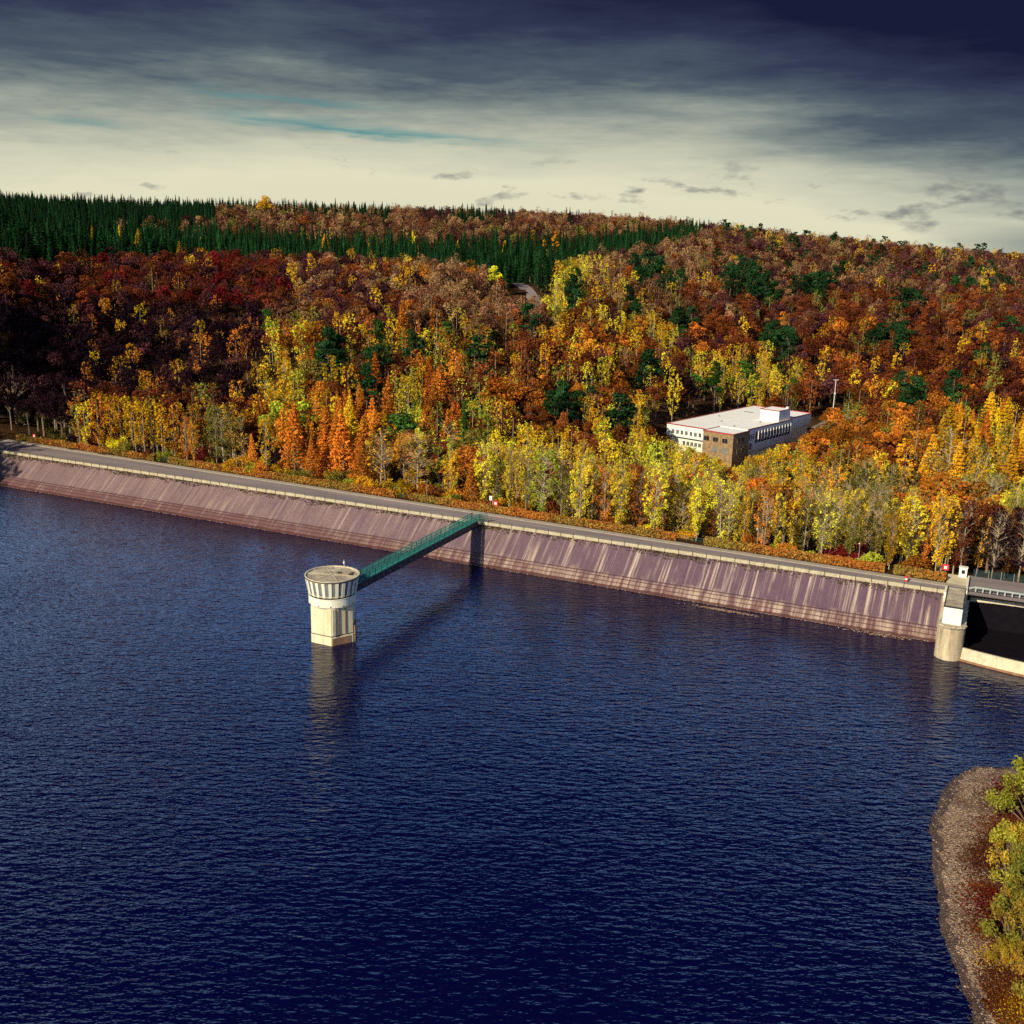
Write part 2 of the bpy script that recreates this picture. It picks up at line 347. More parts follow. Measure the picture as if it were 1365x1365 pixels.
# ribbons laid on the terrain
def ribbon(name, pts, width, mat, lift, label):
    P = []
    for i in range(len(pts) - 1):
        a, b = Vector(pts[i]), Vector(pts[i + 1]); k = max(2, int((b - a).length / 4))
        P += [a.lerp(b, j / k) for j in range(k)]
    P.append(Vector(pts[-1])); mb = MB(); vs = []
    zz = [gz(p.x, p.y) for p in P]; zz = np.convolve(np.pad(zz, 4, 'edge'), np.ones(9) / 9, 'valid')
    for i, p in enumerate(P):
        d = (P[min(i + 1, len(P) - 1)] - P[max(i - 1, 0)]).normalized(); q = Vector((-d.y, d.x)) * width / 2
        vs += [(p.x - q.x, p.y - q.y, zz[i] + lift), (p.x + q.x, p.y + q.y, zz[i] + lift)]
    mb.add(vs, [(2 * i, 2 * i + 1, 2 * i + 3, 2 * i + 2) for i in range(len(P) - 1)])
    return tag(mb.build(name, mat), label, kind='structure')
def xy(px, py, d): p = atd(px, py, d); return (p.x, p.y)
hill_road = [xy(676, 366, 690), xy(688, 374, 650), xy(704, 385, 600), xy(722, 398, 560), xy(750, 410, 530)]
ribbon('hill_road', hill_road, 8, M['road'], 0.5, 'grey hillside road seen through a gap in the trees')
ribbon('forest_path', [xy(345, 492, 395), xy(300, 512, 380), xy(262, 535, 362), xy(220, 560, 345)], 4, M['road'], 0.35, 'narrow path crossing the shaded slope')
ribbon('yard_road', [xy(1062, 556, 405), xy(1085, 550, 428), xy(1115, 543, 445), xy(1165, 538, 455)], 7, M['road'], 0.4, 'pale yard road behind the white building')
ribbon('access_road', [tuple(W(-40, 14, 0).xy), xy(20, 575, 345), xy(60, 560, 362), xy(110, 548, 380)], 5, M['road'], 0.35, 'dark access road curving away from the dam end')

# ------------------------------------------------------------------ dam
dam = empty('dam', W(0, 0, 0), DAM_ROT, 'long mauve masonry dam with a sloping stained face and cream parapet', 'dam')
S0, S1, TOP = -34.0, 258.0, 7.15
mb = MB(); k = 90
prof = [(0.30, TOP), (-0.25, TOP - 0.35), (-8.95, 0.0), (-16.2, -6.0)]
rows = [[(S0 + (S1 - S0) * i / k, n, z) for n, z in prof] for i in range(k + 1)]
mb.add([p for r in rows for p in r], [(i * 4 + j, i * 4 + j + 1, (i + 1) * 4 + j + 1, (i + 1) * 4 + j) for i in range(k) for j in range(3)])
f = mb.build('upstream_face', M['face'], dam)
mb = MB()
for s in np.arange(S0, S1 - 0.1, 3.02):          # coping blocks with open joints
    j = random.uniform(-0.03, 0.03)
    mb.box(s + 0.05, min(s + 2.95, S1), -0.05 + j, 0.55 + j, TOP - 0.22, TOP + 0.50 + random.uniform(-0.03, 0.03))
M['coping'] = weathered('coping_concrete', (0.52, 0.46, 0.30), (0.40, 0.34, 0.22), 0.7, 0.9, (0.12, 0.09, 0.05), 0.7, 0.2)
mb.build('parapet', M['coping'], dam, bevel=0.03)
mb = MB(); mb.add([(S0, 0.55, TOP - 0.02), (S1 + 30, 0.55, TOP - 0.02), (S1 + 30, 9.0, TOP - 0.02), (S0, 16.5, TOP - 0.02), (S0, 17.5, 4.0), (S1 + 30, 9.8, 4.0)], [(0, 1, 2, 3), (3, 2, 5, 4)])
mb.build('crest', M['ground'], dam)
rail = empty('crest_railing', W(0, 0.62, TOP), DAM_ROT, 'thin dark railing running along the cream parapet of the dam', 'railing')
pm = None
for i, s in enumerate(np.arange(S0 + 3, S1, 3.02)):
    if pm is None:
        mb = MB(); mb.box(-0.035, 0.035, -0.72, -0.66, -0.25, 1.0); pm = mb.mesh('post', M['dark_metal'])
    p = bpy.data.objects.new('post', pm); COL.objects.link(p); p.parent = rail; p.location = (float(s), 0, 0)
mb = MB()
for z in (0.97, 0.62): mb.tube([(S0, -0.66, z), (S1, -0.66, z)], 0.022, 5)
mb.build('rail', M['dark_metal'], rail)
# road and pavement on the crest
def strip(name, n0, n1, z, mat, label, s0=S0, s1=300.0, tp0=0.0, tp1=-0.029, joints=0):
    mb = MB(); ss = np.linspace(s0, s1, 60)
    vs = []
    for s in ss: vs += [(s, n0 + tp0 * s, z), (s, n1 + tp1 * s, z)]
    mb.add(vs, [(2 * i, 2 * i + 2, 2 * i + 3, 2 * i + 1) for i in range(59)])
    return tag(mb.build(name, mat, None, W(0, 0, 0), DAM_ROT), label, kind='structure')
strip('crest_road', 1.0, 11.6, TOP + 0.004, M['road'], 'grey asphalt road along the dam crest')
mb = MB(); ss = np.linspace(S0, 262, 100)
M['pave'] = weathered('pavement_slabs', (0.42, 0.36, 0.26), (0.33, 0.28, 0.22), 1.5, 0.95, (0.12, 0.09, 0.05), 0.6)
for i in range(99):
    a, b = ss[i], ss[i + 1] - 0.02
    mb.add([(a, 11.6 - .029 * a, TOP - .1), (b, 11.6 - .029 * b, TOP - .1), (b, 13.4 - .029 * b, TOP - .1), (a, 13.4 - .029 * a, TOP - .1),
            (a, 11.6 - .029 * a, TOP + .13), (b, 11.6 - .029 * b, TOP + .13), (b, 13.4 - .029 * b, TOP + .13), (a, 13.4 - .029 * a, TOP + .13)],
           [(4, 5, 6, 7), (0, 1, 5, 4), (2, 3, 7, 6), (0, 4, 7, 3), (1, 2, 6, 5)])
tag(mb.build('pavement', M['pave'], None, W(0, 0, 0), DAM_ROT), 'pale kerbed pavement between the crest road and the hedge', kind='structure')

# leaf quads -----------------------------------------------------------------
def quads(P, size, nrm=None, flat=0.0, r=rng, asp=1.0):
    """one crumpled leaf-spray quad at each point; normals random, pulled towards nrm"""
    n = len(P); d = r.normal(size=(n, 3)); d /= np.linalg.norm(d, axis=1)[:, None]
    if nrm is not None: d = d + nrm * flat; d /= np.maximum(np.linalg.norm(d, axis=1)[:, None], 1e-6)
    h = r.normal(size=(n, 3)); a = np.cross(d, h); a /= np.maximum(np.linalg.norm(a, axis=1)[:, None], 1e-6); b = np.cross(d, a)
    sz = (np.asarray(size) * np.ones(n) * r.uniform(0.6, 1.4, n))[:, None] * 0.5
    V = np.stack([P - a * sz * r.uniform(.6, 1.2, (n, 1)) - b * sz * asp * r.uniform(.3, 1, (n, 1)), P + a * sz - b * sz * asp * r.uniform(.3, 1.2, (n, 1)),
                  P + a * sz * r.uniform(.3, 1, (n, 1)) + b * sz * asp + d * sz * .35, P - a * sz * r.uniform(.5, 1.2, (n, 1)) + b * sz * asp * r.uniform(.4, 1, (n, 1)) + d * sz * .2], 1).reshape(-1, 3)
    return V, np.arange(4 * n).reshape(n, 4)
def rep4(t): return np.repeat(t, 4, axis=0)
def sph(n, r):
    d = r.normal(size=(n, 3)); return d / np.linalg.norm(d, axis=1)[:, None]

# weeds along the foot of the parapet
P = []
for i in range(7000):
    s = rng.uniform(S0, S1); dens = 0.5 + 0.5 * math.sin(s * 0.21) * math.sin(s * 0.083 + 1)
    if rng.uniform() > 0.25 + 0.75 * dens: continue
    k = min(abs(rng.normal()), 1.8) * (0.30 + 0.30 * dens + .25 * vnoise(np.array([s]), np.array([3.]), 1.9)[0]); P.append((s, -0.3 - k, TOP - 0.30 - k * 0.78 + 0.10))
P = np.array(P); V, Fq = quads(P, 0.26, np.array([[0, -.4, 1.0]]), 0.6)
cols = np.array([(0.055, 0.06, 0.015), (0.10, 0.085, 0.025), (0.05, 0.03, 0.015), (0.16, 0.12, 0.03)])[rng.randint(0, 4, len(P))]
o = bpy.data.objects.new('weeds', np_mesh('weeds', V, Fq, M['leaf'], rep4(cols))); COL.objects.link(o); o.location = W(0, 0, 0); o.rotation_euler.z = DAM_ROT
tag(o, 'dark weeds and moss growing under the cream parapet', 'weeds', kind='stuff')
# pale drift line of foam and leaves at the water's edge
P = []
for i in range(2600):
    s = rng.uniform(S0, 256); P.append((s, -8.95 - abs(rng.normal()) * 0.10 - (0.5 * max(0, math.sin(s * .05)) if s > 150 else 0) * rng.uniform(), 0.03))
for c, w, k in ((216.5, 4.5, 420), (247, 6, 260), (222, 3, 120)):
    for i in range(k): P.append((c + rng.normal() * w * .5, -10.0 - (c < 230) * 1.2 + rng.normal() * 0.35, 0.03 + rng.uniform(0, .05)))
P = np.array(P); V, Fq = quads(P, 0.22, np.array([[0, 0, 1.0]]), 4)
cols = np.array([(0.45, 0.32, 0.24), (0.38, 0.16, 0.06), (0.5, 0.42, 0.34)])[rng.randint(0, 3, len(P))]
o = bpy.data.objects.new('drift_debris', np_mesh('drift_debris', V, Fq, M['leaf'], rep4(cols))); COL.objects.link(o); o.location = W(0, 0, 0); o.rotation_euler.z = DAM_ROT
tag(o, 'pale foam and orange leaves floating along the water edge of the dam', 'debris', kind='stuff')

# hedges
def hedge(s0, s1, label):
    L = s1 - s0; n = int(L * 120); r = np.random.RandomState(int(s0 * 7 + 500))
    side = r.uniform(size=n); x = r.uniform(0, L, n); hh = 1.78 + 0.12 * np.sin(x * 0.7) + 0.06 * np.sin(x * 2.3)
    y = np.where(side < .5, 0 + r.normal(size=n) * .06, np.where(side < .62, 1.0, r.uniform(0, 1.0, n))); z = np.where(side < .62, r.uniform(0.05, 1, n) ** .8 * hh, hh + r.normal(size=n) * .07)
    y = y + 0.10 * np.sin(x * 1.1)
    nr = np.stack([np.zeros(n), np.where(side < .5, -1, np.where(side < .62, 1, 0)), np.where(side < .62, 0.2, 1.0)], 1)
    V, Fq = quads(np.stack([x, y, z], 1), 0.30, nr, 0.8, r)
    base = np.array([(0.55, 0.20, 0.035), (0.45, 0.13, 0.03), (0.52, 0.31, 0.05), (0.30, 0.13, 0.035), (0.34, 0.26, 0.05)])
    patch = (np.sin(x * .33 + s0) + np.sin(x * .13 + 1) + r.normal(size=n) * .9)
    t = base[np.clip((patch + 2.2) * 1.1, 0, 4).astype(int)] * r.uniform(.7, 1.2, (n, 1))
    # dense twiggy core
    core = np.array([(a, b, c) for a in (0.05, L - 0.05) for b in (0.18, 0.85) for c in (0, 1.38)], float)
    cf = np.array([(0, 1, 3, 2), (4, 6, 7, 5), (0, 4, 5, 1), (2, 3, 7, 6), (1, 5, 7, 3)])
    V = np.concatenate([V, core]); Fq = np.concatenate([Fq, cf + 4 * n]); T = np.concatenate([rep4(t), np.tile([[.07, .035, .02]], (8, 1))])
    o = bpy.data.objects.new('hedge', np_mesh('hedge', V, Fq, M['leaf'], T)); COL.objects.link(o)
    p = W(s0, hedge_n(s0), TOP - 0.2); q = W(s1, hedge_n(s1), 0); o.location = p; o.rotation_euler.z = math.atan2(q.y - p.y, q.x - p.x)
    tag(o, label, 'hedge', 'clipped hedges along the crest road')
hedge(-12, 45.5, 'clipped rusty hedge from the dam end lamp post to the first green gate, partly shaded')
hedge(51, 127.3, 'long clipped orange hedge behind the road between the first and second green gates')
hedge(132, 201.3, 'clipped orange hedge in front of the white sign, between second and third green gates')
hedge(207.6, 245.5, 'clipped orange hedge between the third green gate and the red and white bollard')
hedge(247, 257, 'short clipped hedge beside the white kiosk at the spillway')

def gate(s0, s1, label):
    g = empty('stair_gate', W(s0, hedge_n(s0) + 1.3, TOP - 0.2), DAM_ROT - 0.029, label, 'gate', 'green steel gates in the hedge gaps')
    L = s1 - s0
    for x in np.linspace(0.1, L - 0.1, 4):
        mb = MB(); mb.tube([(0, 0, -0.9), (0, 0, 1.25)], 0.045, 6); mb.build('post', M['teal'], g, (x, 0, 0))
    mb = MB()
    for z in (0.15, 0.65, 1.2): mb.tube([(0.1, 0, z), (L - 0.1, 0, z)], 0.03, 5)
    for x in np.arange(0.25, L - .2, 0.22): mb.tube([(x, 0, 0.15), (x, 0, 1.2)], 0.014, 4)
    mb.build('rail_panel', M['teal_dark'], g)
    mb = MB()
    for i in range(4): mb.box(0.3, L - .3, 0.3 + i * .4, 0.7 + i * .4, -1.6, 0.0 - .22 * i)
    mb.build('stair', M['shade_black'], g)
gate(45.5, 51, 'green steel stair gate in the hedge gap nearest the left dam end')
gate(127.3, 132, 'green steel stair gate in the hedge gap above the middle of the footbridge')
gate(201.3, 207.6, 'wide green steel stair gate in the hedge gap below the white building')

# ------------------------------------------------------------------ intake tower
TC = Vector((-32.0, 177.05, 0)); TR = math.atan2(NV.y, NV.x) - R(90)     # local +y along the footbridge
tw = empty('intake_tower', TC, TR, 'cream concrete intake tower with a round glazed head standing in the reservoir', 'tower')
def hexa(rad): return [(rad * math.cos(R(60 * i)), rad * math.sin(R(60 * i))) for i in range(6)]
mb = MB(); mb.prism(hexa(4.30), 1.78, 6.9); mb.build('shaft', M['tower'], tw, bevel=0.06)
mb = MB(); mb.prism(hexa(4.34), -8, 1.62); mb.build('shaft_base', M['tower'], tw, bevel=0.05)
mb = MB(); mb.prism(hexa(4.22), 1.60, 1.80); mb.build('shadow_joint', M['dark_metal'], tw)
# the flank facing the spillway carries guides, a gate slot and rust stains
fa = R(-30); fu = Vector((math.cos(fa), math.sin(fa))); fv = Vector((-fu.y, fu.x)); ap = 4.34 * math.cos(R(30))
def flank(name, u0, u1, out, z0, z1, mat, fu=fu, fv=fv):
    mb = MB(); mb.prism([tuple(fu * (ap + .004) + fv * u0), tuple(fu * (ap + out) + fv * u0), tuple(fu * (ap + out) + fv * u1), tuple(fu * (ap + .004) + fv * u1)], z0, z1); mb.build(name, M[mat], tw, bevel=.025)
flank('guide_rail', -1.95, -1.35, .22, 1.9, 6.8, 'cream'); flank('gate_slot', -0.75, -0.55, .10, 1.9, 6.8, 'tower_wet'); flank('gate_slot', 0.55, 0.72, .10, 1.9, 6.8, 'tower_wet')
flank('stained_foot', -1.95, 1.6, .07, -8, 1.35, 'tower_wet')
fu2 = Vector((math.cos(R(30)), math.sin(R(30)))); fv2 = Vector((-fu2.y, fu2.x))
flank('rear_buttress', -2.0, 1.4, .32, -8, 3.0, 'tower_wet', fu2, fv2)
mb = MB(); mb.lathe([(0, 6.75), (3.7, 6.75), (3.95, 6.8), (4.27, 7.15), (4.27, 8.55), (4.33, 8.6), (4.33, 8.72), (0, 8.72)], 64); mb.build('collar', M['cream_white'], tw)
for a in np.arange(0, 360, 30):
    mb = MB(); mb.tube([(4.2 * math.cos(R(a)), 4.2 * math.sin(R(a)), 7.35), (4.36 * math.cos(R(a)), 4.36 * math.sin(R(a)), 7.35)], 0.1, 8); mb.build('drain_spout', M['dark_metal'], tw)
# glazed head: a flaring ring, 24 windows between white fins
mb = MB(); mb.lathe([(4.22, 8.72), (4.25, 8.98), (4.1, 8.98)], 48); mb.lathe([(4.05, 8.9), (4.62, 11.95)], 48); mb.build('head_wall', M['shade_black'], tw)
nwin = 24; r0, r1, z0, z1 = 4.28, 4.80, 8.98, 11.8
def ringpt(a, t, off=0): r = r0 + (r1 - r0) * t + off; return (r * math.cos(a), r * math.sin(a), z0 + (z1 - z0) * t)
for i in range(nwin):
    a = 2 * math.pi * (i + 0.5) / nwin; w = 2 * math.pi / nwin
    mb = MB(); aa, ab = a - w * .27, a + w * .27
    mb.add([ringpt(aa, .10, -.06), ringpt(ab, .10, -.06), ringpt(ab, .97, -.06), ringpt(aa, .97, -.06)], [(0, 1, 2, 3)]); win = mb.build('window', M['glass'], tw)
    mb = MB(); aa, ab = a + w * .27, a + w * .73
    v = [ringpt(x, t, o) for t in (0.0, 1.0) for x in (aa, ab) for o in (-.16, .03)]
    mb.add(v, [(0, 1, 3, 2), (4, 6, 7, 5), (0, 4, 5, 1), (2, 3, 7, 6), (1, 5, 7, 3), (0, 2, 6, 4)]); mb.build('window_fin', M['cream_white'], tw)
    mb = MB(); mb.add([ringpt(a - w * .27, .0, -.04), ringpt(a + w * .27, .0, -.04), ringpt(a + w * .27, .1, -.03), ringpt(a - w * .27, .1, -.03)], [(0, 1, 2, 3)]); mb.build('sill', M['cream'], win)
mb = MB(); mb.lathe([(4.55, 11.80), (4.82, 11.80), (4.86, 12.02), (4.86, 12.10), (4.62, 12.10), (4.58, 11.98), (0, 12.02)], 64)
rf = mb.build('roof', M['roof_gravel'], tw)
mb = MB(); mb.lathe([(4.66, 12.10), (4.88, 12.10), (4.88, 12.20), (4.66, 12.20), (4.66, 12.10)], 64); mb.build('roof_edge', M['cream'], rf)
mb = MB(); mb.lathe([(4.865, 11.92), (4.91, 11.92), (4.91, 12.06), (4.865, 12.06)], 64); mb.build('gutter', M['dark_metal'], rf)
for a in (0.3, 1.35, 2.4, 3.45, 4.5, 5.55):
    mb = MB(); mb.tube([(0.4 * math.cos(a), 0.4 * math.sin(a), 12.06), (4.5 * math.cos(a), 4.5 * math.sin(a), 12.04)], 0.05, 4); mb.build('roof_seam', M['cream'], rf)
mb = MB(); mb.lathe([(0.9, 12.0), (0.9, 12.35), (0.5, 12.5), (0, 12.5)], 16, center=(2.0, 1.7)); mb.build('roof_hatch', M['roof_gravel'], rf)
mb = MB(); mb.box(0.3, 3.4, 1.2, 1.55, 12.0, 12.22); mb.build('roof_kerb', M['dark_metal'], rf)
mast = empty('roof_mast', TC + Vector((1.5, 4.0, 12.3)), 0, 'small white lamp mast on the rear rim of the tower roof', 'mast')
mb = MB(); mb.tube([(0, 0, 0), (0, 0, 1.3)], 0.045, 6); mb.build('pole', M['white'], mast)
mb = MB(); mb.lathe([(0, 0.55), (0.14, 0.6), (0.16, 0.9), (0, 1.0)], 10); mb.build('lamp', M['white'], mast)

# ------------------------------------------------------------------ footbridge
B0 = TC + Vector((NV.x, NV.y, 0)) * 4.15 + Vector((0, 0, 8.45)); B1 = W(156.2, 0.3, 8.05)
bv = B1 - B0; BL = bv.length; brz = math.atan2(bv.y, bv.x)
fb = empty('footbridge', B0, brz, 'straight teal footbridge on a dark girder from the intake tower to the dam crest', 'footbridge')
fb.rotation_euler.y = -math.asin(bv.z / BL)
mb = MB(); mb.box(0, BL, -0.95, 0.95, -0.12, 0.0)
for i in range(int(BL / 0.6)): mb.box(i * .6 + .05, i * .6 + .12, -0.94, 0.94, 0.002, 0.03)
mb.build('deck', M['teal'], fb)
mb = MB()
for y in (-0.8, 0.62): mb.box(0, BL, y, y + .18, -1.45, -0.122); mb.box(0, BL, y - .12, y + .30, -1.52, -1.452)
for i in range(int(BL / 2.2) + 1): mb.box(i * 2.2, i * 2.2 + .1, -0.88, -0.802, -1.44, -0.13); mb.box(i * 2.2, i * 2.2 + .08, -0.6, 0.6, -1.2, -0.4)
mb.build('girder', M['girder'], fb)
for i in range(int(BL / 4.4)):
    mb = MB(); mb.box(-.12, .12, -1.0, -0.885, -1.05, -0.8); mb.build('bracket', M['steel'], fb, (1.5 + i * 4.4, 0, 0))
for y in (-0.98, 0.98):
    mb = MB()
    for z in (0.12, 0.62, 1.35): mb.box(0, BL, y - .035, y + .035, z - .035, z + .035)
    for i in range(int(BL / 0.2)): mb.box(i * .2, i * .2 + .045, y - .02, y + .02, 0.1, 1.33)
    for i in range(int(BL / 2.2) + 1): mb.box(i * 2.2, i * 2.2 + .1, y - .05, y + .05, -0.1, 1.42)
    mb.build('railing', M['teal'], fb)
ld = empty('bridge_landing', W(156.2, 0.3, TOP), DAM_ROT, 'flared teal landing fence where the footbridge meets the crest road', 'landing')
mb = MB(); mb.box(-1.6, 1.6, -1.4, 0.9, 0.0, 0.85); mb.build('plinth', M['cream'], ld, bevel=0.05)
for sx in (-1, 1):
    mb = MB()
    for k in range(12):
        t = k / 11; x = sx * (1.0 + 1.1 * t); y = -1.0 + 2.2 * t; mb.tube([(x, y, 0.86 if t < .8 else 0.0), (x, y, 2.25)], 0.03, 5)
    for z in (1.1, 1.7, 2.22): mb.tube([(sx * 1.0, -1.0, z), (sx * 2.1, 1.2, z)], 0.035, 5)
    mb.build('side_fence', M['teal'], ld)
mb = MB()
for x in np.linspace(-.95, .95, 9): mb.tube([(x, 1.1, 0.0), (x, 1.1, 2.0)], 0.025, 5)
mb.tube([(-.95, 1.1, 2.0), (.95, 1.1, 2.0)], 0.04, 5); mb.build('gate', M['teal'], ld)

# ------------------------------------------------------------------ spillway
sp = empty('spillway_pier', W(259.5, -15.2, 0), DAM_ROT, 'round cream concrete pier carrying a white gatehouse at the spillway', 'pier')
mb = MB(); mb.lathe([(2.32, -8), (2.32, 0.95), (2.24, 1.0), (2.24, 1.1), (2.32, 1.15), (2.32, 1.95), (2.22, 2.0), (2.22, 2.1), (2.28, 2.15), (2.22, 6.0)], 48); M['stained'] = weathered('stained_concrete', (0.60, 0.50, 0.31), (0.34, 0.26, 0.16), 0.9, 0.9, (0.10, 0.06, 0.04), 0.85, 0.25, streak=True)
mb.build('drum', M['stained'], sp)
mb = MB(); pr = [(2.0, 5.9), (2.36, 5.95), (2.48, 6.15), (2.36, 6.4), (0, 6.42)]; mb.lathe(pr, 40)
for i, v in enumerate(mb.v):
    j = random.uniform(.96, 1.05); mb.v[i] = (v[0] * j, v[1] * j, v[2])
mb.build('ledge', M['roof_gravel'], sp)
mb = MB(); mb.box(-2.3, 2.3, 0.5, 15.0, -8, 6.38); mb.build('pier_wall', M['cream'], sp)
gh = empty('gatehouse', W(259.4, -15.4, 6.42), DAM_ROT, 'narrow white gatehouse with a dark gravel roof on the spillway pier', 'gatehouse')
mb = MB(); mb.box(-1.55, 1.55, -0.75, 11.4, -0.02, 3.15); mb.build('wall', M['white'], gh, bevel=0.04)
mb = MB(); mb.box(-1.45, 1.45, -0.6, 11.3, 3.152, 3.24); mb.build('roof', M['roof_gravel'], gh)
mb = MB(); mb.box(-1.62, -1.45, -0.8, 11.45, 3.05, 3.32); mb.box(1.45, 1.62, -0.8, 11.45, 3.05, 3.32); mb.box(-1.44, 1.44, -0.8, -0.62, 3.05, 3.32); mb.box(-1.44, 1.44, 11.3, 11.45, 3.05, 3.32); mb.build('roof_edge', M['dark_metal'], gh)
mb = MB(); mb.box(1.555, 1.6, 3.0, 4.0, 0.1, 2.2); mb.build('door', M['teal_dark'], gh)
pl = empty('pier_platform', W(257.2, -3.6, 0), DAM_ROT, 'pale concrete platform linking the gatehouse with the crest road', 'platform')
mb = MB(); mb.box(0, 4.1, 0, 16.4, 4.5, TOP + .10); mb.build('slab', M['cream'], pl, bevel=0.05)
mb = MB(); mb.box(0.05, .45, -.25, 3.4, TOP + .1, TOP + 1.25); mb.build('side_wall', M['cream_white'], pl, bevel=0.04)
mb = MB(); mb.box(3.7, 4.0, 4.8, 15.2, TOP + .1, TOP + .62); mb.build('kerb_wall', M['white'], pl, bevel=0.03)
# weir wall curving from the pier
wl = empty('overflow_weir', W(261, -15.6, 0), DAM_ROT, 'low curved cream overflow weir right of the spillway pier', 'weir')
mb = MB(); K = 24; vs = []
for i in range(K + 1):
    s = 26.0 * i / K; n = -0.34 * s + 0.0085 * s * s + 0.2
    vs += [(s, n - 2.0, -8), (s, n - 0.75, -0.2), (s, n - 0.10, 2.0), (s, n + 0.15, 2.18), (s, n + .55, 2.18), (s, n + .6, -5)]
mb.add(vs, [(i * 6 + j, (i + 1) * 6 + j, (i + 1) * 6 + j + 1, i * 6 + j + 1) for i in range(K) for j in range(5)]); mb.build('weir_wall', M['cream'], wl)
mb = MB(); vs = []
for i in range(K + 1):
    s = 26.0 * i / K; n = -0.34 * s + 0.0085 * s * s + 0.2
    vs += [(s, n - .86, -0.02), (s, n - .80, 0.18), (s, n - 0.66, .36)]
mb.add([(v[0], v[1] - .012, v[2]) for v in vs], [(i * 3 + j, (i + 1) * 3 + j, (i + 1) * 3 + j + 1, i * 3 + j + 1) for i in range(K) for j in range(2)]); mb.build('rust_band', weathered('rust_stain', (0.30, 0.17, 0.08), (0.2, 0.09, 0.04), 1.5, .9), wl)
ch = empty('spillway_chamber', W(261.8, -15, 0), DAM_ROT, 'shade-blackened spillway chamber open under the road bridge', 'chamber')
mb = MB(); mb.box(0.05, 26, 12.05, 18.35, -4.98, 0.14); mb.build('floor', M['shade_black'], ch)
mb = MB(); mb.box(0, 26, 18.4, 22, -4.99, 5.7); mb.build('back_wall', M['shade_black'], ch)
mb = MB(); mb.box(-0.25, 0.02, 0.9, 18.3, -4.99, 6.3); mb.build('side_wall', M['shade_black'], ch)
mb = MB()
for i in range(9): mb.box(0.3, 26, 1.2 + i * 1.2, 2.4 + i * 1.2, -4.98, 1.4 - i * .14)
mb.build('cascade', M['shade_black'], ch)
M['pale_rail'] = weathered('pale_green_paint', (0.40, 0.47, 0.42), (0.30, 0.36, 0.34), 1.0, 0.6, (0.12, 0.14, 0.12), 0.5)
rb = empty('road_bridge', W(261.3, 3.0, 0), DAM_ROT, 'road bridge over the spillway with a pale green balustrade', 'bridge')
mb = MB(); mb.box(0, 30, 0.5, 11.0, 5.75, TOP + .02); mb.build('deck', M['road'], rb)
mb = MB(); vs = []
for i in range(25):
    x = 0.4 + 29.5 * i / 24; zz = 6.25 - 0.9 * (abs(2 * i / 24 - 1)) ** 3 * .4; vs += [(x, .1, zz), (x, .1, zz - .75), (x, .46, zz - .75), (x, .46, zz)]
mb.add(vs, [(i * 4 + j, (i + 1) * 4 + j, (i + 1) * 4 + (j + 1) % 4, i * 4 + (j + 1) % 4) for i in range(24) for j in range(4)] + [(0, 1, 2, 3)]); mb.build('edge_beam', M['cream'], rb)
mb = MB(); mb.box(0.2, 30, 0.0, .46, 6.3, TOP + .05); mb.build('fascia', M['dark_metal'], rb)
mb = MB(); mb.box(1.2, 30, 0.02, .34, TOP + .85, TOP + 1.08); mb.tube([(0.1, .18, TOP + .55), (1.2, .18, TOP + .96)], 0.12, 6); mb.build('handrail', M['pale_rail'], rb)
for i in range(23):
    mb = MB(); mb.box(-.11, .11, 0.06, .30, TOP + .055, TOP + .848); mb.build('baluster', M['pale_rail'], rb, (1.3 + i * 1.28, 0, 0))
kx = empty('kiosk', W(259.9, 12.0, TOP + .1), DAM_ROT, 'small white kiosk with a dark window at the end of the dam crest', 'kiosk')
mb = MB(); mb.box(-0.75, 0.75, -0.6, 0.6, 0, 1.95); mb.build('body', M['white'], kx, bevel=0.03)
mb = MB(); mb.box(-0.85, 0.85, -0.7, 0.7, 1.952, 2.07); mb.build('roof', M['white'], kx)
mb = MB(); mb.box(-0.28, 0.36, -0.63, -0.602, 0.85, 1.55); wn = mb.build('window', M['glass_dark'], kx)
mb = MB(); mb.box(-.36, .44, -.66, -.632, .75, .85); mb.build('sill', M['steel'], wn)
fn = empty('mesh_fence', W(261.8, 13.6, TOP), DAM_ROT, 'dark teal fence with pale posts across the road bridge from the water', 'fence')
for i in range(12):
    mb = MB(); mb.tube([(0, 0, -1), (0, 0, 1.75)], 0.06, 6); mb.build('post', M['steel'], fn, (0.5 + i * 2.3, 0, 0))
mb = MB()
for z in np.arange(0.1, 1.6, .25): mb.tube([(0, 0.05, z), (27, 0.05, z)], 0.03, 4)
for x in np.arange(0, 27, .2): mb.tube([(x, 0.07, .05), (x, .07, 1.6)], 0.02, 4)
mb.build('fence_panel', M['teal_dark'], fn)

# ------------------------------------------------------------------ small things on the crest
def cabinet(s, n, label):
    c = empty('rescue_cabinet', W(s, n, TOP - .1), DAM_ROT, label, 'cabinet', 'red life ring cabinets behind the hedge')
    mb = MB(); mb.tube([(0, 0, -1.2), (0, 0, 1.3)], 0.06, 6); mb.build('post', M['steel'], c)
    mb = MB(); mb.box(-.62, .62, -.16, .16, 1.3, 2.5); mb.build('box', M['red'], c, bevel=.03)
    mb = MB(); mb.box(-.28, .28, -.19, -.162, 1.6, 2.2); mb.build('panel', M['white'], c)
cabinet(155.2, hedge_n(155) + 2.2, 'red life ring cabinet beside the white sign on two posts')
cabinet(-5, 15.8, 'red life ring cabinet at the shaded left end of the hedge')
cabinet(256.6, 11.2, 'red life ring cabinet next to the white kiosk')
sg = empty('information_sign', W(153.6, hedge_n(154) + 2.6, TOP - .3), DAM_ROT, 'small white sign on a grey post beside a red cabinet', 'sign')
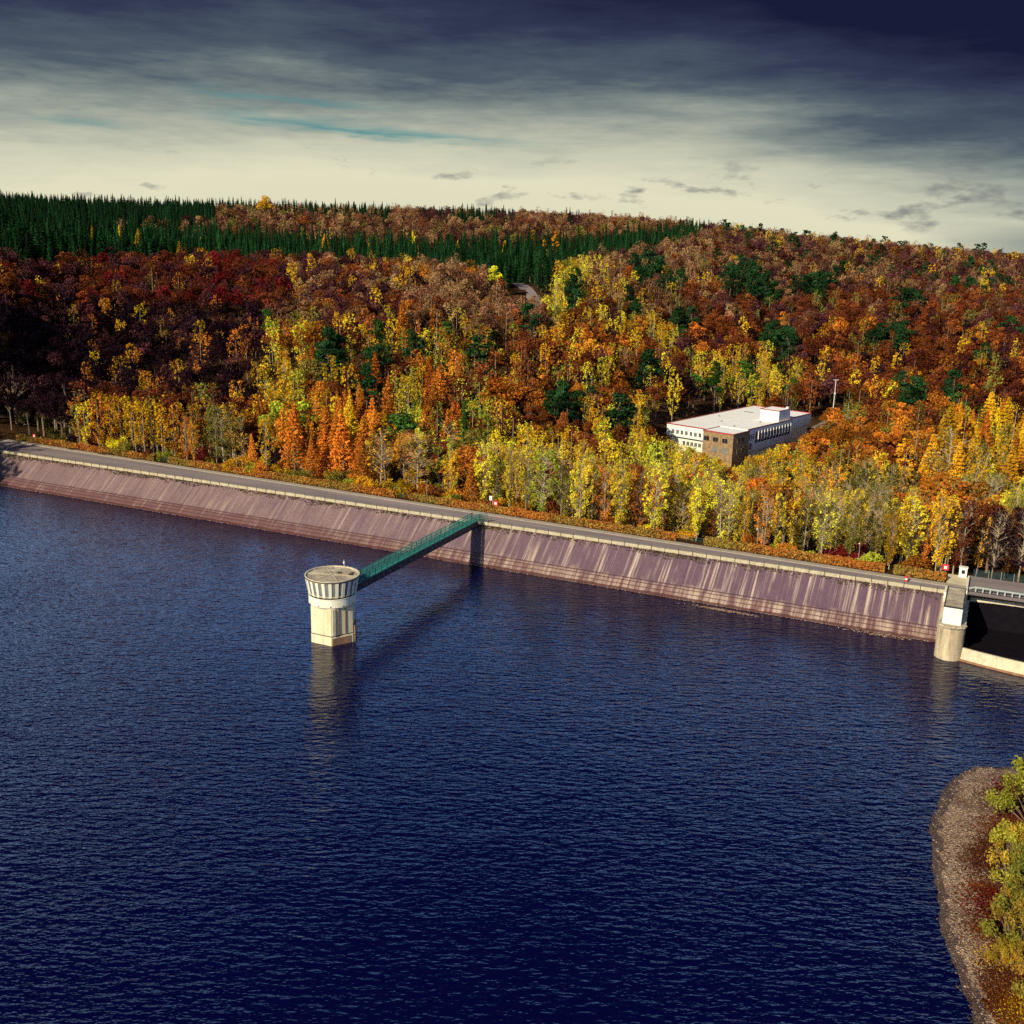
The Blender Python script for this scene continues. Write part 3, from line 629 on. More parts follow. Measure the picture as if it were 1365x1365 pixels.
mb = MB(); mb.tube([(0, 0, -1.5), (0, 0, 3.0)], .05, 6); mb.build('post', M['steel'], sg)
mb = MB(); mb.box(-.36, .36, -.05, -.02, 2.55, 3.65); mb.build('panel', M['white'], sg)
mb = MB(); mb.box(-.2, .2, -.07, -.052, 2.75, 3.0); mb.build('picture', M['steel'], sg)
lampE = None
M['lamp'] = weathered('lamp_cover', (0.78, 0.76, 0.68), (0.7, 0.68, 0.6), 1, .4)
for s, lab in ((-8, 'lamp post at the shaded left end of the dam'), (17, 'lamp post among the pale birches near the left dam end'), (75, 'lamp post behind the second hedge, left of the tower'),
               (136, 'lamp post just right of the middle green gate'), (163.5, 'lamp post just right of the white sign'), (219, 'lamp post behind the hedge below the white building'), (240, 'lamp post behind the hedge near the bollard')):
    if lampE is None:
        lampE = empty('lamp_post', (0, 0, 0)); mb = MB(); mb.tube([(0, 0, -2), (0, 0, 2.5), (0, 0, 5.3)], [.09, .075, .05], 7); mb.build('pole', M['steel'], lampE)
        mb = MB(); mb.tube([(0, 0, 5.25), (0, -.35, 5.45), (0, -1.0, 5.5)], .035, 5); mb.build('arm', M['steel'], lampE)
        mb = MB(); mb.box(-.16, .16, -1.5, -.7, 5.42, 5.56); mb.build('lamp_head', M['lamp'], lampE, bevel=.05); c = lampE
    else: c = copy_tree(lampE)
    c.location = W(s, hedge_n(s) + 1.6, TOP - .3); c.rotation_euler.z = DAM_ROT; tag(c, lab, 'lamp post', 'lamp posts along the crest road')
bo = empty('bollard', W(250.0, 3.2, TOP), DAM_ROT, 'red and white banded bollard on the crest road near the spillway', 'bollard')
mb = MB(); mb.lathe([(.30, 0), (.28, .45), (0, .45)], 14); mb.build('lower_band', M['red'], bo)
mb = MB(); mb.lathe([(.28, .452), (.26, .8), (0, .8)], 14); mb.build('middle_band', M['white'], bo)
mb = MB(); mb.lathe([(.3, .802), (.32, 1.1), (.2, 1.25), (0, 1.28)], 14); mb.build('upper_band', M['red'], bo)

# ------------------------------------------------------------------ white building
# local x: from the near corner back along the left-facing wall, local y: along the long glazed wall
BO = Vector((78.69, 366.87, 0)); by = Vector((math.sin(R(41.5)), math.cos(R(41.5)))); BR = math.atan2(by.y, by.x) - R(90)
bd = empty('waterworks_building', BO, BR, 'white flat roofed building with red trim and a brown clad corner in the trees', 'building')
RZ = 5.0; GZ0 = -9.0
# local +x is to the right of by; the building lies at negative x
mb = MB(); mb.prism([(-29, 1.0), (-12.6, 1.0), (-12.6, 11.6), (-0.8, 11.6), (-0.8, 46), (-2.6, 46), (-2.6, 66), (-29, 66)], 0.7, RZ - .02); mb.build('wall', M['white'], bd)
mb = MB(); mb.prism([(-28.2, 2.6), (-12.7, 2.6), (-12.7, 12.0), (-1.6, 12.0), (-1.6, 45.5), (-3.4, 45.5), (-3.4, 65), (-28.2, 65)], GZ0, 0.69); mb.build('lower_wall', M['cream_white'], bd)
mb = MB(); mb.box(-12.5, 0, 0, 11.5, GZ0, RZ - .35); cb = mb.build('corner_block', M['shingle'], bd)
mb = MB(); mb.prism([(-28.9, 1.1), (-12.5, 1.1), (-12.5, 11.7), (-0.9, 11.7), (-0.9, 45.9), (-2.7, 45.9), (-2.7, 65.9), (-28.9, 65.9)], RZ - .018, RZ + .06); mb.build('roof', M['white_roof'], bd)
mb = MB(); mb.box(-12.3, -.2, .2, 11.6, RZ - .348, RZ - .2); mb.build('corner_roof', M['white_roof'], bd)
def edge(mb, a, b, z0, z1, w=.22):
    a = Vector(a); b = Vector(b); d = (b - a).normalized() * (w / 2); q = Vector((-d.y, d.x))
    mb.prism([tuple(a - d - q), tuple(b + d - q), tuple(b + d + q), tuple(a - d + q)], z0, z1)
mb = MB(); pts = [(-12.62, 1), (-29, 1), (-29, 66), (-2.6, 66), (-2.6, 46), (-0.8, 46), (-0.8, 11.75)]
for i in range(len(pts) - 1): edge(mb, pts[i], pts[i + 1], RZ - .06 + .004 * i, RZ + .30 + .004 * i, .30)
mb.build('red_roof_edge', M['red_trim'], bd)
mb = MB(); pts = [(-12.5, 11.3), (-12.5, 0), (0, 0), (0, 11.5)]
for i in range(3): edge(mb, pts[i], pts[i + 1], RZ - .42 + .004 * i, RZ + .02 + .004 * i, .32)
mb.build('red_corner_edge', M['red_trim'], bd)
def pane(x0, x1, y, z0, z1, face, parent=bd, mat='glass_dark', frame=True):
    """window in a wall: face 'y' looks along -y, face 'x' along +x"""
    mb = MB(); mb2 = MB(); t = .09
    if face == 'y':
        mb.box(x0, x1, y - .04, y - .012, z0, z1)
        for a, b, c, d in ((x0 - t, x1 + t, z0 - t, z0), (x0 - t, x1 + t, z1, z1 + t), (x0 - t, x0, z0, z1), (x1, x1 + t, z0, z1), ((x0 + x1) / 2 - .04, (x0 + x1) / 2 + .04, z0, z1)): mb2.box(a, b, y - .10, y - .01, c, d)
    else:
        mb.box(y + .012, y + .04, x0, x1, z0, z1)
        for a, b, c, d in ((x0 - t, x1 + t, z0 - t, z0), (x0 - t, x1 + t, z1, z1 + t), (x0 - t, x0, z0, z1), (x1, x1 + t, z0, z1), ((x0 + x1) / 2 - .04, (x0 + x1) / 2 + .04, z0, z1)): mb2.box(y + .01, y + .10, a, b, c, d)
    w = mb.build('window', M[mat], parent)
    if frame: mb2.build('frame', M['white'] if parent is bd else M['shingle'], w)
    return w
for i in range(7): pane(-26.6 + i * 1.95, -25.6 + i * 1.95, 1.0, 1.75, 3.25, 'y')
for i in range(6): pane(-22.6 + i * 1.7, -21.5 + i * 1.7, 2.6, -2.4, -0.9, 'y')
for x0, x1 in ((-12.0, -9.9), (-8.2, -6.1), (-4.4, -2.3)): pane(x0, x1, 0, 1.3, 2.9, 'y', cb)
for x0, x1 in ((-8.2, -6.4), (-4.4, -2.2)): pane(x0, x1, 0, -2.6, -0.5, 'y', cb, 'glass')
for x0, x1 in ((3.0, 4.6), (6.4, 8.0)): pane(x0, x1, 0, 1.4, 3.0, 'x', cb); pane(x0, x1, 0, -2.6, -1.0, 'x', cb)
for i in range(3): pane(12.6 + i * 1.5, 13.7 + i * 1.5, -0.8, 1.2, 3.2, 'x')
pane(13.6, 15.2, -0.8, -2.6 + 3.4, 1.0, 'x', frame=False)
for i in range(12):
    y0 = 17.6 + i * 2.3; mb = MB(); mb.box(-.788, -.76, y0, y0 + 1.75, -0.2 + .95, 3.7); mb.build('tall_window', M['glass_dark'], bd)
    mb = MB(); mb.box(-.795, -.45, y0 + 1.78, y0 + 2.22, 0.7, 3.8); mb.build('window_fin', M['white'], bd)
# lower part of the long white wall below the tall windows
mb = MB(); mb.box(-1.5, -0.82, 11.7, 45.9, -3.4, 0.69); mb.build('apron_wall', M['white'], bd)
pane(13.4, 15.0, -0.82, -2.6, -0.2, 'x')
for i in range(12):
    y0 = 17.6 + i * 2.3; mb = MB(); mb.box(-.81, -.78, y0, y0 + 1.75, -0.5, 0.62); mb.build('lower_window', M['glass_dark'], bd)
rm = mb = MB(); mb.box(-9.6, -1.6, 36.4, 45.4, RZ + .062, RZ + 4.2); rm = mb.build('roof_room', M['white'], bd)
mb = MB(); mb.box(-9.5, -1.7, 36.5, 45.3, RZ + 4.202, RZ + 4.26); mb.build('roof', M['white_roof'], rm)
mb = MB(); pts = [(-9.6, 36.4), (-1.6, 36.4), (-1.6, 45.4), (-9.6, 45.4), (-9.6, 36.4)]
for i in range(4): edge(mb, pts[i], pts[i + 1], RZ + 4.12 + .004 * i, RZ + 4.42 + .004 * i, .26)
mb.build('red_edge', M['red_trim'], rm)
mb = MB(); mb.box(-2.8, -1.8, 43.8, 44.8, RZ + 4.262, RZ + 5.1); mb.build('vent_box', M['white'], rm)
for x, y in ((-17, 20), (-8, 14), (-24, 30), (-6, 30)):
    mb = MB(); mb.lathe([(.3, RZ + .05), (.3, RZ + .45), (.42, RZ + .5), (0, RZ + .62)], 10, center=(x, y)); mb.build('roof_vent', M['steel'], bd)
mb = MB(); mb.box(-23.5, -19.5, 48.8, 49.3, RZ + .06, RZ + .2); mb.build('skylight', M['dark_metal'], bd)
lp = atd(1111, 541, 452)
fl = empty('floodlight_mast', (lp.x, lp.y, max(gz(lp.x, lp.y), lp.z - 1.5)), 0, 'tall pale floodlight mast on the yard behind the white building', 'mast')
mb = MB(); mb.tube([(0, 0, -2), (0, 0, 13)], [.22, .13], 7); mb.build('pole', M['lamp'], fl)
mb = MB(); mb.box(-1.1, 1.1, -.1, .1, 12.8, 13.0); mb.build('crossbar', M['lamp'], fl)
mb = MB(); mb.box(-.35, .35, -.35, .05, 6.6, 7.3); mb.build('floodlight', M['lamp'], fl)

# ------------------------------------------------------------------ trees: shapes of unit kind, real sizes in metres
PAL = dict(gold=(.66, .37, .018), yellow=(.72, .54, .035), lime=(.38, .42, .035), orange=(.54, .185, .022), rust=(.235, .066, .017), russet=(.135, .034, .014), bare=(.025, .010, .015), brown=(.18, .078, .040),  # bare: twiggy trees with the left slope's shade put into the leaf colour
           purple=(.095, .032, .034), tan=(.34, .19, .08), olive=(.20, .18, .03), green=(.05, .12, .02), pine=(.022, .062, .020), spruce=(.007, .026, .009), fir=(.012, .043, .013), wine=(.18, .018, .016))
NAMEOF = dict(gold='golden', yellow='yellow', lime='lime green', orange='orange', rust='rusty orange', russet='dark russet', purple='purple brown', tan='pale tan', olive='olive', green='green', pine='dark green', spruce='blackish green', fir='deep green', wine='wine red', bare='bare dark', brown='dull brown')

def crown_leaves(kind, H, r, n, size):
    """points, normals and limb ends of one crown"""
    ends = []
    if kind == 'beech':
        rad = H * r.uniform(.21, .36); c = np.array([0, 0, H * .60]); k = int(r.randint(11, 20))
        cl = sph(k, r) * r.uniform(.45, .85, (k, 1)) ** .7 * np.array([rad, rad, H * .33]); cl[:, 2] = np.abs(cl[:, 2] + H * .06) - H * .06; cl += c
        cl[0] = c + (0, 0, H * .27); cr = r.uniform(.30, .50, k) * rad
        w = cr ** 2; w /= w.sum(); j = r.choice(k, n, p=w); d = sph(n, r); d[:, 2] = d[:, 2] * .9 + .12
        P = cl[j] + d * (cr[j] * r.uniform(.72, 1.05, n))[:, None] * np.array([1, 1, .75]); ends = [cl[i] for i in range(k)]; nr = d
        shade = r.uniform(.62, 1.3, k)[j]
    elif kind == 'birch':
        k = 52; t = r.uniform(.20, 1.0, k); rad = H * r.uniform(.13, .17)
        a = r.uniform(0, 6.28, k); rr = rad * (.35 + .9 * np.sin(np.clip((t - .25) / .75, 0, 1) * 2.7)) * r.uniform(.5, 1, k)
        cl = np.stack([np.cos(a) * rr, np.sin(a) * rr, H * t], 1); cr = H * r.uniform(.025, .065, k)
        j = r.randint(0, k, n); d = sph(n, r)
        P = cl[j] + d * (cr[j] * r.uniform(.3, 1.1, n))[:, None] * np.array([.8, .8, 1.35]); ends = list(cl); nr = d; shade = r.uniform(.75, 1.25, k)[j]
    elif kind == 'larch':
        t = r.uniform(0, 1, n) ** .8; z = H * (.16 + .84 * t); tier = np.round(z / (H * .055)); z = tier * H * .055 + r.normal(size=n) * H * .010
        a = r.uniform(0, 6.28, n); k = r.uniform(.25, 1, n) ** .6; rad = H * .21 * (1.03 - t) ** .85 * (.8 + .4 * np.sin(a * 3 + tier * 2.1) ** 2)
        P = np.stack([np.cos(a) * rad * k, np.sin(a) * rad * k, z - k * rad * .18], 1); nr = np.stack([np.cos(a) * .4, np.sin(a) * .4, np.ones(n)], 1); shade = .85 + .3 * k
    elif kind == 'spruce':
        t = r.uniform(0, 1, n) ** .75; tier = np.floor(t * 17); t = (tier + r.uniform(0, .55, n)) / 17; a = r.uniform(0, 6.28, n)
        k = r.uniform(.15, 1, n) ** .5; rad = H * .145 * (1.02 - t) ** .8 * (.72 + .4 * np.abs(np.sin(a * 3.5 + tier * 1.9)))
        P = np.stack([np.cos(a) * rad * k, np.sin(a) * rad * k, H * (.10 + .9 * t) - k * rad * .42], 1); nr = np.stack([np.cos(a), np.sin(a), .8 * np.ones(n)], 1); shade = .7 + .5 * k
    elif kind == 'pine':
        k = 11; a = r.uniform(0, 6.28, k); t = np.linspace(.52, .98, k); rr = H * .20 * (1.25 - t) * 1.6 * r.uniform(.35, 1, k); rr[-1] = 0
        cl = np.stack([np.cos(a) * rr, np.sin(a) * rr, H * t], 1); cr = H * r.uniform(.075, .13, k); j = r.choice(k, n, p=cr ** 2 / (cr ** 2).sum()); d = sph(n, r)
        P = cl[j] + d * (cr[j] * r.uniform(.6, 1.05, n))[:, None] * np.array([1.1, 1.1, .42]); nr = d * .6 + np.array([0, 0, .8]); ends = list(cl); shade = r.uniform(.75, 1.3, k)[j]
    elif kind == 'shrub':
        k = 12; a = r.uniform(0, 6.28, k); rr = H * .48 * np.sqrt(r.uniform(0, 1, k)); cl = np.stack([np.cos(a) * rr, np.sin(a) * rr, H * r.uniform(.3, .85, k) * (1.1 - .35 * rr / (H * .48))], 1)
        cr = H * r.uniform(.16, .27, k); j = r.randint(0, k, n); d = sph(n, r); P = cl[j] + d * (cr[j] * r.uniform(.4, 1.05, n))[:, None]; nr = d; ends = list(cl); shade = r.uniform(.75, 1.25, k)[j]
    P[:, 2] = np.maximum(P[:, 2], H * .04)
    return P, nr, ends, shade * r.uniform(.75, 1.25, n)

SPEC = dict(beech=(17, 2400, .48, 'bark'), birch=(16, 2100, .27, 'birch_bark'), larch=(17, 2300, .40, 'bark'), spruce=(26, 900, .85, 'bark'), pine=(17, 1100, .55, 'pine_bark'), shrub=(3.6, 1000, .21, 'bark'))
def trunk_mesh(kind, H, ends, r):
    mb = MB()
    rb = dict(beech=.022, birch=.0085, larch=.017, spruce=.014, pine=.018, shrub=.02)[kind] * H
    if kind == 'shrub':
        for e in ends: mb.tube([(e[0] * .15, e[1] * .15, -.3), (e[0] * .5, e[1] * .5, e[2] * .5), tuple(e)], [.06, .04, .012], 4, False)
    else:
        bend = r.normal(size=2) * H * .012; top = .96 if kind != 'beech' else .72
        pts = [(0, 0, -1.2), (bend[0] * .5, bend[1] * .5, H * top * .35), (bend[0], bend[1], H * top * .7), (bend[0] * .6, bend[1] * .6, H * top)]
        mb.tube(pts, [rb * 1.15, rb * .85, rb * .5, rb * .12], 7, False)
        for e in ends:
            z0 = {'beech': H * .30 + (e[2] - H * .3) * .25, 'birch': e[2] - H * r.uniform(.07, .13), 'pine': e[2] - H * .03}.get(kind, e[2]); z0 = max(z0, H * .22)
            mid = (e[0] * .5, e[1] * .5, z0 + (e[2] - z0) * .58)
            mb.tube([(bend[0] * z0 / H, bend[1] * z0 / H, z0), mid, tuple(e)], [rb * .42, rb * .28, rb * .07], 4, False)
            if kind in ('beech', 'birch'):
                for q in range(3):
                    d = r.normal(size=3) * H * .055; d[2] = abs(d[2]); mb.tube([mid, (e[0] * .8 + d[0], e[1] * .8 + d[1], e[2] + d[2])], [rb * .16, rb * .03], 3, False)
    return mb
VAR = {}
for kind, (H, n, size, bark) in SPEC.items():
    VAR[kind] = []
    for v in range({'beech': 12, 'birch': 10, 'spruce': 5, 'shrub': 7}.get(kind, 5)):
        r = np.random.RandomState(hash(kind) % 1000 if False else (sum(map(ord, kind)) * 13 + v * 101))
        nn = n
        if kind == 'birch': nn = int(n * (1.0, .7, .38, 1.0, .55, .85, .22, .95, .16, .62)[v])
        if kind == 'beech': nn = int(n * (1, .75, 1.0, .4, .85, .55, .25, .95, .65, .4, 1.0, .7)[v])
        P, nr, ends, sh = crown_leaves(kind, H, r, nn, size)
        V, Fq = quads(P, size, nr, {'spruce': .9, 'pine': 1.0, 'larch': .7}.get(kind, .55), r)
        hz = rep4(P[:, 2:3] / H)
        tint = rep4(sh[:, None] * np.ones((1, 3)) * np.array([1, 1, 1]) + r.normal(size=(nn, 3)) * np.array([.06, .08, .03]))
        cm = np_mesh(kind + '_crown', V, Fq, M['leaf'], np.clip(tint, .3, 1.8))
        tm = trunk_mesh(kind, H, ends, r)
        # coarse version for the far forest
        nl = {'beech': 620, 'birch': 420, 'spruce': 120, 'larch': 260, 'pine': 260, 'shrub': 100}[kind]; q = r.choice(nn, min(nl, nn), replace=False)
        V2, F2 = quads(P[q], size * math.sqrt(nn / len(q)) * .78, nr[q], .6, r)
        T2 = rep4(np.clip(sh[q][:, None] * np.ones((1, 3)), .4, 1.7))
        if kind == 'spruce':     # tiers of ragged drooping skirts narrowing to a spire
            vv, tt = [], []
            for i in range(8):
                z1 = H * (.06 + .94 * (i + 1.5) / 8) if i < 7 else H * 1.02; z0 = H * (.06 + .94 * i / 8); r0 = H * .185 * (1 - i / 8.3); m = 9 if i < 5 else 6; ph = r.uniform(0, 6)
                for q_ in range(m):
                    a0, a1 = ph + 6.283 * q_ / m, ph + 6.283 * (q_ + r.uniform(.75, 1.1)) / m; am = (a0 + a1) / 2; f = r.uniform(.65, 1.2)
                    vv += [(0, 0, z1), (r0 * .5 * math.cos(a0), r0 * .5 * math.sin(a0), z0 + (z1 - z0) * .35), (r0 * f * math.cos(am), r0 * f * math.sin(am), z0 - H * .012 * f), (r0 * .5 * math.cos(a1), r0 * .5 * math.sin(a1), z0 + (z1 - z0) * .35)]
                    tt += [[r.uniform(.55, 1.5)] * 3] * 4
            V2, T2 = np.array(vv), np.array(tt)
        VAR[kind].append((cm, tm.mesh(kind + '_trunk', M[bark]), V2, T2, H))

# ------------------------------------------------------------------ where each kind grows
def inside(poly, px, py):
    c = False; n = len(poly)
    for i in range(n):
        x0, y0 = poly[i]; x1, y1 = poly[i - 1]
        if (y0 > py) != (y1 > py) and px < (x1 - x0) * (py - y0) / (y1 - y0) + x0: c = not c
    return c
# stands as they read in the photograph; tests use a tree's top
SPRUCE_A = [(-80, 284), (150, 288), (300, 290), (430, 303), (520, 304), (600, 308), (700, 305), (800, 300), (935, 291), (935, 304), (800, 325), (735, 344), (715, 358), (690, 352), (640, 341), (520, 334), (420, 327), (300, 326), (150, 323), (-80, 323)]
SPRUCE_B = [(-80, 225), (260, 225), (290, 266), (282, 282), (200, 288), (-80, 288)]
BUILD_LOW = [(872, 560), (885, 581), (935, 597), (960, 608), (978, 624), (1000, 605), (1060, 585), (1100, 557)]
def blob(px, py, cx, cy, rx, ry): return ((px - cx) / rx) ** 2 + ((py - cy) / ry) ** 2 < 1
def pick(r, *mix):
    u = r.uniform() * sum(m[0] for m in mix)
    for w, k, c in mix:
        u -= w
        if u <= 0: return k, c
    return mix[-1][1:]
PINES = [(435, 470, 22, 16), (507, 468, 18, 16), (500, 500, 20, 18), (600, 462, 16, 12), (636, 474, 18, 14), (548, 452, 14, 10), (760, 520, 30, 12), (750, 530, 18, 12), (865, 355, 22, 16), (893, 368, 16, 10),
         (990, 372, 32, 18), (1028, 385, 22, 12), (1082, 382, 30, 12), (1035, 445, 26, 14), (1048, 460, 12, 10), (1182, 442, 26, 14), (1215, 398, 16, 6), (1308, 466, 14, 8), (866, 485, 16, 14), (770, 385, 10, 16), (835, 545, 12, 10),
         (1215, 522, 16, 12), (1280, 518, 26, 8), (935, 520, 12, 10), (1355, 430, 14, 8), (655, 440, 10, 8), (1285, 375, 18, 5), (845, 400, 12, 8), (705, 425, 12, 8), (910, 430, 12, 10)]
def species(px, py, pys, d, s, n, r):
    """kind and colour for a tree whose top shows at px, py"""
    if inside(SPRUCE_A, px, pys) and d > 520: return pick(r, (40, 'spruce', 'fir'), (8, 'spruce', 'spruce'), (.35, 'larch', 'gold'))
    if inside(SPRUCE_B, px, pys) and d > 520: return 'spruce', 'spruce'
    sky = np.interp(px, [0, 260, 500, 690, 800, 950, 1365], [250, 258, 272, 279, 286, 293, 335])
    if d > 850 and pys < sky + 10 and (280 < px < 520 or 600 < px < 660): return pick(r, (5, 'spruce', 'spruce'), (1, 'beech', 'tan'))
    if d > 850 and pys < sky + 8 and (560 < px < 600 or 755 < px < 775 or 930 < px < 950 or 660 < px < 690): return pick(r, (2, 'spruce', 'spruce'), (2, 'beech', 'purple'))
    for cx, cy, rx, ry in PINES:
        if d > 290 and blob(px, py, cx, cy, rx, ry) and r.uniform() < .75: return 'pine', 'pine'
    if d > 700:
        if px < 950: return pick(r, (4, 'beech', 'tan'), (5, 'beech', 'brown'), (3, 'birch', 'tan'), (1, 'beech', 'olive'), (2, 'beech', 'purple'), (1, 'beech', 'rust'))
        return pick(r, (4, 'beech', 'purple'), (3, 'beech', 'brown'), (2, 'beech', 'russet'), (2, 'beech', 'tan'), (1.3, 'birch', 'tan'), (.6, 'birch', 'gold'), (.6, 'pine', 'pine'))
    if blob(px, py, 752, 368, 34, 42): return pick(r, (5, 'birch', 'yellow'), (2, 'birch', 'gold'), (1, 'beech', 'olive'))
    if blob(px, py, 672, 350, 22, 14): return pick(r, (3, 'beech', 'yellow'), (2, 'beech', 'rust'))
    if px > 1275 and n < 34: return pick(r, (2, 'birch', 'bare'), (3, 'birch', 'russet'), (2, 'birch', 'rust'), (2, 'beech', 'russet'), (1.5, 'shrub', 'wine'), (2, 'shrub', 'orange'), (1, 'birch', 'gold'))
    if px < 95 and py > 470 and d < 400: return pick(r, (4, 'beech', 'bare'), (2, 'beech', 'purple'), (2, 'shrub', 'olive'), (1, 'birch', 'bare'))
    if n < 18 and 95 < px < 720 and r.uniform() < .5: return pick(r, (4, 'shrub', 'gold'), (3, 'shrub', 'lime'), (3, 'shrub', 'olive'), (2, 'shrub', 'yellow'), (2, 'shrub', 'orange'), (1, 'shrub', 'rust'))
    if n < 30:                                     # first rows behind the hedge
        if px < 90: return pick(r, (3, 'shrub', 'olive'), (2, 'shrub', 'bare'), (2, 'shrub', 'russet'), (1, 'birch', 'bare'))
        if px < 330: return pick(r, (5, 'birch', 'orange'), (5, 'birch', 'gold'), (3, 'shrub', 'gold'), (3, 'shrub', 'rust'), (2, 'shrub', 'wine'), (2, 'birch', 'olive'))
        if px < 640: return pick(r, (4, 'shrub', 'gold'), (4, 'shrub', 'olive'), (3, 'shrub', 'orange'), (2, 'birch', 'gold'), (2, 'larch', 'orange'), (2, 'shrub', 'rust'), (1, 'birch', 'yellow'))
        if px < 1000: return pick(r, (8, 'birch', 'yellow'), (6, 'birch', 'gold'), (2, 'birch', 'orange'), (2, 'shrub', 'gold'), (2, 'shrub', 'rust'), (2, 'birch', 'lime'))
        return pick(r, (5, 'birch', 'yellow'), (5, 'birch', 'gold'), (2, 'birch', 'olive'), (3, 'shrub', 'orange'), (2, 'shrub', 'rust'), (2, 'shrub', 'lime'), (2, 'shrub', 'wine'), (2, 'birch', 'orange'))
    if blob(px, py, 470, 548, 70, 34): return pick(r, (5, 'larch', 'orange'), (2, 'birch', 'gold'), (1, 'larch', 'gold'))
    if blob(px, py, 580, 535, 60, 40): return pick(r, (3, 'birch', 'yellow'), (3, 'birch', 'lime'), (3, 'larch', 'orange'), (1, 'larch', 'green'), (2, 'beech', 'rust'))
    if blob(px, py, 995, 492, 75, 32): return pick(r, (5, 'birch', 'yellow'), (3, 'birch', 'gold'), (1, 'pine', 'green'))
    if blob(px, py, 1150, 565, 100, 36): return pick(r, (6, 'beech', 'orange'), (3, 'beech', 'rust'), (2, 'birch', 'olive'))
    if blob(px, py, 1300, 585, 75, 50): return pick(r, (5, 'larch', 'gold'), (3, 'birch', 'olive'), (2, 'birch', 'gold'), (1, 'larch', 'orange'))
    if px > 1000 and py > 560: return pick(r, (4, 'birch', 'yellow'), (4, 'birch', 'olive'), (3, 'birch', 'gold'), (2, 'beech', 'orange'))
    if 640 < px <= 1000 and py > 560: return pick(r, (6, 'birch', 'yellow'), (5, 'birch', 'gold'), (3, 'beech', 'rust'), (2, 'birch', 'lime'))
    if px < 380 and py < 392: return pick(r, (4, 'beech', 'purple'), (3, 'beech', 'russet'), (2, 'beech', 'wine'), (2, 'beech', 'rust'), (.6, 'birch', 'gold'))
    if px < 350 and py < 520 and d > 345: return pick(r, (9, 'beech', 'bare'), (2, 'beech', 'purple'), (1.2, 'birch', 'orange'), (1.0, 'birch', 'gold'))  # slope shade painted through near-black crowns
    if px < 340: return pick(r, (3, 'birch', 'orange'), (4, 'birch', 'gold'), (3, 'beech', 'russet'), (1, 'birch', 'olive'))
    if 335 <= px < 645 and py > 420: return pick(r, (6, 'birch', 'gold'), (5, 'birch', 'yellow'), (2.5, 'birch', 'lime'), (2, 'birch', 'orange'), (1, 'beech', 'lime'), (1, 'pine', 'green'), (2, 'beech', 'rust'), (2, 'beech', 'orange'), (1.5, 'beech', 'olive'), (1, 'beech', 'russet'), (1, 'larch', 'orange'))
    if px < 560 and py <= 400: return pick(r, (4, 'beech', 'purple'), (3, 'beech', 'rust'), (2, 'beech', 'tan'), (1, 'birch', 'gold'))
    if 540 <= px < 720 and py < 430: return pick(r, (4, 'beech', 'tan'), (4, 'beech', 'brown'), (3, 'birch', 'tan'), (1.5, 'beech', 'rust'), (1, 'beech', 'orange'))
    if 560 <= px < 900: return pick(r, (5, 'beech', 'rust'), (3, 'beech', 'orange'), (4, 'birch', 'gold'), (3, 'beech', 'russet'), (2.5, 'birch', 'yellow'), (1, 'birch', 'lime'), (2, 'birch', 'rust'), (1, 'beech', 'tan'), (1, 'beech', 'purple')) if py > 400 else pick(r, (4, 'birch', 'tan'), (3, 'beech', 'brown'), (2, 'beech', 'rust'), (2, 'birch', 'gold'), (1, 'beech', 'tan'), (1, 'birch', 'yellow'))
    if py < 375: return pick(r, (4, 'birch', 'tan'), (3, 'beech', 'tan'), (3, 'beech', 'brown'), (2, 'beech', 'purple'), (1.3, 'beech', 'rust'), (2, 'birch', 'gold'))
    if py < 420: return pick(r, (4, 'beech', 'rust'), (4, 'beech', 'russet'), (2, 'beech', 'purple'), (2, 'beech', 'brown'), (1, 'beech', 'tan'), (.7, 'birch', 'olive'))
    return pick(r, (5, 'beech', 'rust'), (2, 'beech', 'orange'), (4, 'beech', 'russet'), (1.5, 'birch', 'gold'), (2, 'beech', 'purple'), (1.5, 'beech', 'bare'), (1, 'birch', 'olive'), (1.5, 'birch', 'rust'))

# candidates on jittered grids, coarser with distance
cand = []
def grid(x0, x1, y0, y1, st):
    X, Y = np.meshgrid(np.arange(x0, x1, st), np.arange(y0, y1, st)); X = X.ravel() + rng.uniform(-.46, .46, X.size) * st; Y = Y.ravel() + rng.uniform(-.46, .46, Y.size) * st
    return X, Y
parts = []
X, Y = grid(-260, 260, 190, 420, 4.6); s, n = SN(X, Y); k = (n >= 11) & (n < 46) & (s > -14) & (s < 330); parts.append((X[k], Y[k]))
X, Y = grid(-330, 330, 200, 480, 6.2); s, n = SN(X, Y); k = (n >= 46) & (Y < 480); parts.append((X[k], Y[k]))
X, Y = grid(-330, 330, 190, 480, 6.4); s, n = SN(X, Y); k = (n < 46) & (n > -30) & (s < -16 + np.maximum(0, -n) * .4) & (Y < 480); parts.append((X[k], Y[k]))
X, Y = grid(-460, 460, 480, 820, 6.7); parts.append((X, Y))
X, Y = grid(-900, 900, 820, 1600, 9.6); parts.append((X, Y))
X, Y = grid(-330, -150, 180, 320, 7.0); s, n = SN(X, Y); k = (s < -22 + np.maximum(0, -n) * .4) & (n <= -30); parts.append((X[k], Y[k]))
TX = np.concatenate([p[0] for p in parts]); TY = np.concatenate([p[1] for p in parts]); TZ = terrain(TX, TY)
S_, N_ = SN(TX, TY)
bl = (TX - BO.x) * by.x + (TY - BO.y) * by.y; bx = (TX - BO.x) * by.y - (TY - BO.y) * by.x      # along the glazed wall, and right of it
